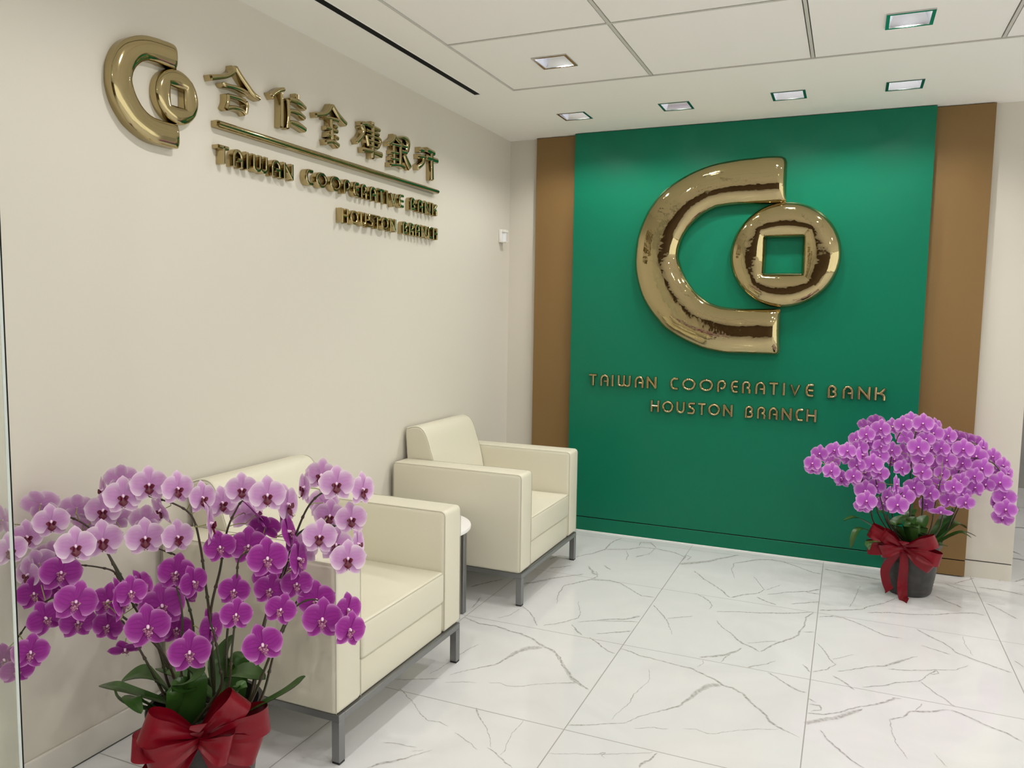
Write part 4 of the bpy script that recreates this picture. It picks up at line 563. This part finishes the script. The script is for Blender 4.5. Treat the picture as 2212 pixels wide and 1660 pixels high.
for j, gy in enumerate(GRIDY):
    for i, gx in enumerate(GRIDX):
        if j == 0 and i == 0: lb = 'square recessed downlight in the corner ceiling tile nearest the left wall'
        elif j == 0 and i == 1: lb = 'square recessed downlight in a ceiling tile, upper right of the photo'
        else: lb = 'square downlight overhead in the tiles, %s row from the panel, %s column from the wall' % (ORD[j], ORD[i])
        downlight(gx, gy, LAMP_GRID, lb, 'downlights in the ceiling tiles')
th = thing('slot_diffuser', 'long black linear air slot in the plaster ceiling beside the left wall', 'air vent', (0.303, -2.6, H))
b = MB(); b.box(SLOT[0], SLOT[1], SLOT[2], SLOT[3], H + 0.0005, H + 0.06); b.build('slot_void', M['black'], th)
b = MB()
for a in ((SLOT[0] - 0.004, SLOT[0]), (SLOT[1], SLOT[1] + 0.004)): b.box(a[0], a[1], SLOT[2], SLOT[3] + 0.004, H - 0.0015, H + 0.02)
b.box(SLOT[0], SLOT[1], SLOT[3], SLOT[3] + 0.004, H - 0.0015, H + 0.02); b.build('slot_frame', M['ceil'], th)

# ------------------------------------------------------------------ glass partition by the entrance
th = thing('glass_panel', 'clear frameless glass panel at the left edge of the photo', 'glass panel', (0.25, -4.0, 0))
b = MB(); b.box(0.001, 0.500, -4.005, -3.995, 0.001, H - 0.001); b.build('pane', M['glass'], th, 0)
b = MB(); b.box(0.5002, 0.5024, -4.0052, -3.9985, 0.001, H - 0.001); b.build('polished_edge', M['glass_edge'], th, 0)
b = MB(); b.box(0.5002, 0.5026, -3.9984, -3.9950, 0.001, H - 0.001); b.build('edge_dark_strip', M['black'], th, 0)  # thin black strip along the far side of the glass edge

# ------------------------------------------------------------------ armchairs
def armchair(yc, label):
    th = thing('armchair', label, 'armchair', (0.40, yc, 0), 'cream leather armchairs along the left wall')
    x0, x1, hw, aw = 0.022, 0.785, 0.445, 0.148
    for s in (-1, 1):
        ya, yb = sorted((yc + s * hw, yc + s * (hw - aw)))
        a = MB(); a.rbox(x0, x1, ya, yb, 0.172, 0.686, 0.020, 4); arm = a.build('arm', M['leather'], th)
        p = MB(); r = 0.014
        for ys in (ya + 0.0042, yb - 0.0042):
            pts = [(x1 - 0.003, ys, 0.180), (x1 - 0.003, ys, 0.664), (x1 - 0.008, ys, 0.677), (x1 - 0.020, ys, 0.6832), (x0 + 0.02, ys, 0.6832), (x0 + 0.004, ys, 0.672), (x0 + 0.003, ys, 0.180)]
            p.tube([(q[0], q[1] , q[2]) for q in pts], 0.0013, 6)
        p.build('seam', M['piping'], arm)
    yi = hw - aw - 0.001
    b = MB(); b.rbox(0.10, 0.775, yc - yi, yc + yi, 0.172, 0.300, 0.008, 3); b.build('seat_base', M['leather'], th)
    # seat cushion with a crowned top
    c = MB(); n = 14; rows = []
    c.rbox(0.12, 0.786, yc - yi, yc + yi, 0.303, 0.436, 0.016, 4)
    for i in range(n + 1):
        x = 0.134 + (0.772 - 0.134) * i / n
        rows.append([(x, yc - yi + 0.014 + (2 * yi - 0.028) * j / n, 0.434 + 0.020 * (max(0, math.sin(math.pi * i / n)) ** 0.5) * (max(0, math.sin(math.pi * j / n)) ** 0.5)) for j in range(n + 1)])
    c.grid(rows); cu = c.build('seat_cushion', M['leather'], th, 60)
    p = MB(); p.tube([(0.783, yc - yi + 0.006, 0.431), (0.783, yc + yi - 0.006, 0.431)], 0.0014, 6); p.build('seam', M['piping'], cu)
    # back cushion: rounded D profile extruded between the arms
    prof = [(0.034, 0.40), (0.026, 0.70), (0.018, 0.838), (0.030, 0.852), (0.060, 0.862), (0.095, 0.864), (0.122, 0.852), (0.143, 0.825), (0.160, 0.785), (0.176, 0.735), (0.192, 0.690), (0.215, 0.60), (0.245, 0.44), (0.245, 0.40)]
    pc = [(q.x, q.y) for q in catmull([(a_, b_, 0) for a_, b_ in prof], 4)]
    m = MB(); rows = []
    for yy, k in ((-yi, 0.955), (-yi + 0.004, 0.985), (-yi + 0.014, 1), (yi - 0.014, 1), (yi - 0.004, 0.985), (yi, 0.955)):
        rows.append([(0.12 + (px - 0.12) * k, yc + yy, 0.60 + (pz - 0.60) * k) for px, pz in pc] )
    m.grid(rows); m.add(rows[0], [tuple(range(len(pc)))]); m.add(rows[-1], [tuple(range(len(pc)))])
    bk = m.build('backrest', M['leather'], th, 60)
    p = MB()
    for yy in (-yi + 0.003, yi - 0.003): p.tube([(0.12 + (px - 0.12) * 0.99, yc + yy, 0.60 + (pz - 0.60) * 0.99) for px, pz in pc[4:-6]], 0.0013, 6)
    p.build('seam', M['piping'], bk)
    f = MB(); yl = hw - 0.012
    f.rbox(0.032, 0.788, yc - yl, yc - yl + 0.032, 0.146, 0.171, 0.002, 1); f.rbox(0.032, 0.788, yc + yl - 0.032, yc + yl, 0.146, 0.171, 0.002, 1)
    f.rbox(0.032, 0.064, yc - yl + 0.032, yc + yl - 0.032, 0.146, 0.171, 0.002, 1); f.rbox(0.756, 0.788, yc - yl + 0.032, yc + yl - 0.032, 0.146, 0.171, 0.002, 1)
    f.build('base_frame', M['steel'], th)
    for lx in (0.032, 0.756):
        for ly in (-yl, yl - 0.032):
            l = MB(); l.rbox(lx, lx + 0.032, yc + ly, yc + ly + 0.032, 0.007, 0.1465, 0.002, 1); lg = l.build('leg', M['steel'], th)
            l = MB(); l.rbox(lx + 0.001, lx + 0.031, yc + ly + 0.001, yc + ly + 0.031, 0, 0.0075, 0.001, 1); l.build('foot_cap', M['rubber'], lg)
armchair(-2.7, 'cream leather armchair nearest the viewer, partly behind the purple orchids')
armchair(-1.146, 'cream leather armchair farther back, next to the green panel')

# ------------------------------------------------------------------ side table between the chairs
tx, ty = 0.365, -1.925
th = thing('side_table', 'small round white side table between the two cream armchairs', 'table', (tx, ty, 0))
b = MB(); b.lathe([(0.001, 0.448), (0.262, 0.448), (0.270, 0.452), (0.272, 0.460), (0.270, 0.468), (0.262, 0.472), (0.001, 0.472)], tx, ty, 72); b.build('table_top', M['white_top'], th)
for sx in (-1, 1):
    for sy in (-1, 1):
        b = MB(); cx, cy = tx + sx * 0.185, ty + sy * 0.145; b.rbox(cx - .016, cx + .016, cy - .016, cy + .016, 0, 0.4475, 0.002, 1); b.build('leg', M['steel'], th)
b = MB()
for sy in (-1, 1): b.rbox(tx - 0.169, tx + 0.169, ty + sy * 0.145 - .012, ty + sy * 0.145 + .012, 0.42, 0.4475, 0.002, 1)
b.build('apron_rail', M['steel'], th)

# ------------------------------------------------------------------ orchids
def petal(mb, ang, L, W, y0, cup, bend, p, q, mi=0, nu=10, nv=10, ripple=0.0, claw=0.0):
    """flat-facing petal lying in the xz plane, facing -y; ang measured from +x"""
    ca, sa = math.cos(R(ang)), math.sin(R(ang)); rows = []; ed = []; ve = []
    for i in range(nu + 1):
        u = 1 - (1 - i / nu) ** 1.7; sh = max(0.0, math.sin(math.pi * min(1, u ** p))) ** q
        sh *= min(1.0, 0.16 + u * 3.2)
        row = []
        for j in range(nv + 1):
            v = -1 + 2 * j / nv; r = L * (0.02 + 0.98 * u) * (1 - 0.06 * v * v * u); s = v * W / 2 * sh
            y = y0 + cup * (v * v) * sh - bend * u * u + ripple * math.sin(5 * v + 9 * u) * u
            row.append((r * ca - s * sa, y, r * sa + s * ca))
            ed.append(min(1.0, max(abs(v) * min(1, u * 3), (max(0, u - 0.45) / 0.55)))); ve.append(v * (0.6 + 0.4 * u))
        rows.append(row)
    mb.grid(rows, mi, edge=ed, vein=ve)
def flower_meshes(kind):
    mb = MB()
    petal(mb, 90, 0.55, 0.39, 0.016, -0.03, -0.05, 0.86, 0.52)
    for s in (1, -1): petal(mb, 90 - s * 143, 0.52, 0.38, 0.030, -0.03, -0.03, 0.86, 0.52)
    for s in (1, -1): petal(mb, 90 - s * 79, 0.52, 0.68, 0.0, -0.035, 0.012, 0.88, 0.50, ripple=0.006)
    fm = mb.mesh('flower_' + kind, M[kind], 180, False)
    lp = MB()
    # mid lobe, two side lobes, tendrils, column
    k = 1.4 if kind == 'P' else (1.1 if kind == 'M' else 0.85)
    rows = []
    for i in range(7):
        u = i / 6; hw = 0.075 * k * (0.45 + 1.3 * u) * (1 if u < 0.5 else max(0.05, (1 - u) * 2) ** 0.8)
        rows.append([(v * hw, -0.05 - 0.10 * u + 0.05 * u * u + 0.03 * v * v, -0.06 - 0.15 * k * u) for v in (-1, -.5, 0, .5, 1)])
    lp.grid(rows)
    for s in (1, -1):
        rows = []
        for i in range(6):
            u = i / 5; hw = 0.05 * k * math.sin(math.pi * min(1, 0.18 + 0.8 * u)) 
            rows.append([(s * (0.02 + 0.085 * k * u), -0.04 - 0.085 * math.sin(u * 2.2) , -0.055 + v * hw + 0.03 * u) for v in (-1, -.33, .33, 1)])
        lp.grid(rows)
        lp.tube([(s * 0.012, -0.10, -0.06 - 0.15 * k), (s * 0.03, -0.14, -0.09 - 0.15 * k), (s * 0.045, -0.15, -0.07 - 0.15 * k), (s * 0.04, -0.145, -0.045 - 0.15 * k)], 0.006, 5)
    n0 = len(lp.f)
    lp.tube([(0, 0.0, 0.02), (0, -0.04, 0.008), (0, -0.075, -0.012), (0, -0.085, -0.03)], [0.035, 0.036, 0.034, 0.012], 8, True, 1)
    lm = lp.mesh('lip_' + kind, [M['lip' + kind], M['column']], 60, True)
    return fm, lm
FM = {k: flower_meshes(k) for k in 'PMR'}
LIPL = {'P': 'dark crimson lip with pale column', 'M': 'dark magenta lip with pale column', 'R': 'plum lip with pale column'}

def bow(th, c, right, front, loops, tails, wd):
    """ribbon bow; c knot centre; loops (angle, length, fatness, roll); tails list of (pts in right/up/front, width)"""
    r_, f_, u_ = Vector(right).normalized(), Vector(front).normalized(), Vector((0, 0, 1)); c = Vector(c)
    W3 = lambda a, b, d: c + r_ * a + u_ * b + f_ * d
    k = MB()
    rows = []
    for i in range(13):
        a = 2 * math.pi * i / 12
        rows.append([W3(s * 0.022 * (1 + 0.12 * math.sin(3 * a)), 0.030 * math.cos(a), 0.006 + 0.020 * math.sin(a)) for s in (-1, -0.4, 0.4, 1)])
    # knot wraps around: strip runs over the front from top to bottom
    k.grid(rows); bo = k.build('bow', M['ribbon'], th, 60)
    for ang, L, fat, roll, off in loops:
        mb = MB(); ca, sa = math.cos(R(ang)), math.sin(R(ang)); rows = []; n = 30
        for i in range(n + 1):
            s = i / n; al = L * (0.5 - 0.5 * math.cos(2 * math.pi * s)) ; fr = (1 - math.cos(2 * math.pi * s)) / 2
            d = off + fat * math.sin(2 * math.pi * s) * (0.35 + 0.65 * fr) + 0.012 * math.sin(2 * math.pi * s)
            al = L * fr ** 0.75
            hw = wd / 2 * (0.30 + 0.70 * min(1, (al / L) * 1.7))
            row = []
            for j in range(7):
                v = -1 + j / 3.0; pl = (0.010 * (1 - fr)) * math.cos(v * 7)
                # ribbon width direction rolled about the loop axis
                nx_, nz_ = -sa, ca; cr, sr = math.cos(R(roll)), math.sin(R(roll))
                dd = d + pl
                row.append(W3(ca * al + nx_ * v * hw * cr, sa * al + nz_ * v * hw * cr, dd + v * hw * sr))
            rows.append(row)
        mb.grid(rows); mb.build('loop', M['ribbon'], bo, 180, False)
    for pts, w0, w1 in tails:
        P = catmull(pts, 8); mb = MB(); rows = []
        for i, p in enumerate(P):
            t_ = P[min(i + 1, len(P) - 1)] - P[max(i - 1, 0)]; dl = math.hypot(t_.x, t_.y) or 1; nx_, nz_ = -t_.y / dl, t_.x / dl
            u = i / (len(P) - 1); hw = (w0 + (w1 - w0) * min(1, u * 2.0)) / 2
            row = []
            for j in range(5):
                v = -1 + j / 2.0; cut = 0.012 * v if i == len(P) - 1 else 0
                row.append(W3(p.x + nx_ * v * hw, p.y + nz_ * v * hw + cut, p.z + 0.004 * math.cos(v * 2.5 + u * 6)))
            rows.append(row)
        mb.grid(rows); mb.build('tail', M['ribbon'], bo, 180, False)
    return bo

def orchid(label, pc, ph, pr, flowers, stems, leaves, seed):
    rg = random.Random(seed)
    th = thing('potted_orchid', label, 'potted plant', (pc[0], pc[1], 0))
    r0 = pr * 0.76
    prof = [(0.001, 0.0), (r0 - 0.012, 0.0), (r0, 0.012)]
    for k in range(1, 30):
        u = k / 30; rr = r0 + (pr * 0.985 - r0) * (u ** 0.75)
        groove = -0.0022 if k in (4, 6, 8, 22) else 0.0
        prof.append((rr + groove, 0.012 + (ph - 0.045) * u))
    prof += [(pr * 0.985, ph - 0.032), (pr + 0.004, ph - 0.030), (pr + 0.006, ph - 0.004), (pr + 0.003, ph), (pr - 0.008, ph), (pr - 0.012, ph - 0.03), (pr - 0.016, ph - 0.045)]
    b = MB(); b.lathe(prof[:-1] + [(pr - 0.016, ph - 0.045), (pr - 0.018, ph - 0.06), (0.001, ph - 0.06)], pc[0], pc[1], 72); b.build('pot', M['pot'], th, 30)
    b = MB(); rows = []
    for i in range(9):
        rr = (pr - 0.019) * i / 8; rows.append([(pc[0] + rr * math.cos(a * math.pi / 12), pc[1] + rr * math.sin(a * math.pi / 12), ph - 0.045 + rg.uniform(-0.008, 0.008) * (i < 8)) for a in range(24)]); rows[-1].append(rows[-1][0])
    b.grid(rows); b.build('potting_bark', M['moss'], th, 180)
    allp = []
    for stv in stems:
        P = catmull(stv, 7); n = len(P)
        rad = [0.0046 * (1 - 0.55 * i / n) for i in range(n)]
        b = MB(); b.tube(P, rad, 8)
        for q in range(4, n - 3, 7): b.tube([P[q], P[q] + (P[q + 1] - P[q]).normalized() * 0.008], [rad[q] * 1.6, rad[q] * 1.25], 8)
        b.build('flower_stem', M['stem'], th, 60); allp += P[n // 3:]
    for base, mid, tip, wd in leaves:
        P = catmull([base, mid, tip], 9); n = len(P); rows = []
        b = MB()
        for i, p in enumerate(P):
            u = i / (n - 1); t_ = (P[min(i + 1, n - 1)] - P[max(i - 1, 0)]).normalized()
            side = t_.cross(Vector((0, 0, 1))); side = side.normalized() if side.length > 0.2 else Vector((0.9, 0.4, 0))
            nn = side.cross(t_).normalized(); hw = wd / 2 * (0.40 + 0.60 * math.sin(math.pi * min(1, u * 0.72 + 0.10))) * (1 if u < 0.5 else max(0.0, 1 - ((u - 0.5) / 0.5) ** 2.2) ** 0.75 + 0.015)
            rows.append([p + side * v * hw + nn * (0.22 * hw * abs(v)) for v in (-1, -.6, -.2, 0, .2, .6, 1)])
        b.grid(rows); r2 = [[q - Vector((0, 0, 0.0016)) for q in r_] for r_ in rows]; b.grid(r2)
        b.build('leaf', M['leaf'], th, 60, False)
    for x, y, z, size, yaw, pitch, roll, kd in flowers:
        fm, lm = FM[kd]
        o = link('flower', fm, th, (x - pc[0], y - pc[1], z)); o.rotation_mode = 'YXZ'
        o.rotation_euler = (R(-pitch), R(roll), R(yaw)); o.scale = (size, size, size)
        l = link('lip', lm, o); l['label'] = LIPL[kd]
        mtx = Euler((R(-pitch), R(roll), R(yaw)), 'YXZ').to_matrix(); c0 = Vector((x, y, z)); back = c0 + mtx @ Vector((0, size * 0.32, -0.02 * size))
        near = min(allp, key=lambda p: (p - back).length)
        far = near if (near - c0).length < 0.16 else c0 + (near - c0).normalized() * 0.16
        pd = MB(); inv = mtx.transposed()
        pd.tube([inv @ (q - c0) / size for q in (c0 + mtx @ Vector((0, 0.03 * size, 0)), back, (back + far) / 2 + Vector((0, 0, 0.004)), far)], 0.0016 / size, 5)
        pd.build('flower_stalk', M['pedicel'], o, 60)
    return th
PL, PR = (0.57, -3.49), (2.63, -0.44)
tl = orchid('potted lilac and purple orchids with a red bow in front of the nearest armchair', PL, 0.34, 0.158, FL, SL, LL, 1)
tr = orchid('potted pink orchids with a red bow on the floor before the green and brown panels', PR, 0.305, 0.147, FR, SR, LR, 2)
for th, pc, ph, pr in ((tl, PL, 0.34, 0.158), (tr, PR, 0.305, 0.147)):
    f_ = Vector((2.2647 - pc[0], -5.172 - pc[1], 0)).normalized()
    if th is tr: f_ = (f_ + Vector((-0.12, 0, 0))).normalized()
    r_ = Vector((-f_.y, f_.x, 0)); c_ = Vector((pc[0], pc[1], 0)) + f_ * (pr + 0.016)
    if th is tl:
        cc = (c_.x, c_.y, 0.335); c_ = c_ - r_ * 0.018
        bow(th, (c_.x, c_.y, 0.336), r_, f_,
            [(158, 0.150, 0.035, 8, 0.012), (190, 0.135, 0.040, -6, 0.032), (222, 0.165, 0.030, 15, 0.006), (182, 0.168, 0.030, 70, 0.0),
             (40, 0.145, 0.040, 14, 0.012), (-14, 0.085, 0.040, -4, 0.045), (6, 0.185, 0.035, 8, 0.006), (-22, 0.170, 0.030, -10, 0.010)],
            [([(0, 0, 0.01), (0.05, -0.08, 0.02), (0.10, -0.14, 0.01), (0.125, -0.22, -0.02)], 0.03, 0.078),
             ([(0, 0, 0.01), (-0.06, -0.08, 0.02), (-0.105, -0.16, 0.012), (-0.12, -0.25, -0.01)], 0.03, 0.078)], 0.080)
    else:
        c_ = c_ - r_ * 0.012
        bow(th, (c_.x, c_.y, 0.290), r_, f_,
            [(158, 0.185, 0.03, 10, 0.008), (150, 0.125, 0.035, -14, 0.022), (190, 0.185, 0.03, 12, 0.010), (197, 0.120, 0.035, -8, 0.026),
             (22, 0.165, 0.035, 10, 0.010), (-12, 0.180, 0.035, -12, 0.012), (-32, 0.165, 0.03, 16, 0.016)],
            [([(0, 0, 0.012), (0.006, -0.10, 0.016), (0.002, -0.20, -0.006), (0.010, -0.268, 0.012), (0.035, -0.287, 0.045)], 0.035, 0.050),
             ([(0, 0, 0.010), (-0.05, -0.07, 0.012), (-0.085, -0.14, -0.004), (-0.08, -0.21, -0.016), (-0.06, -0.258, -0.012)], 0.03, 0.046)], 0.070)
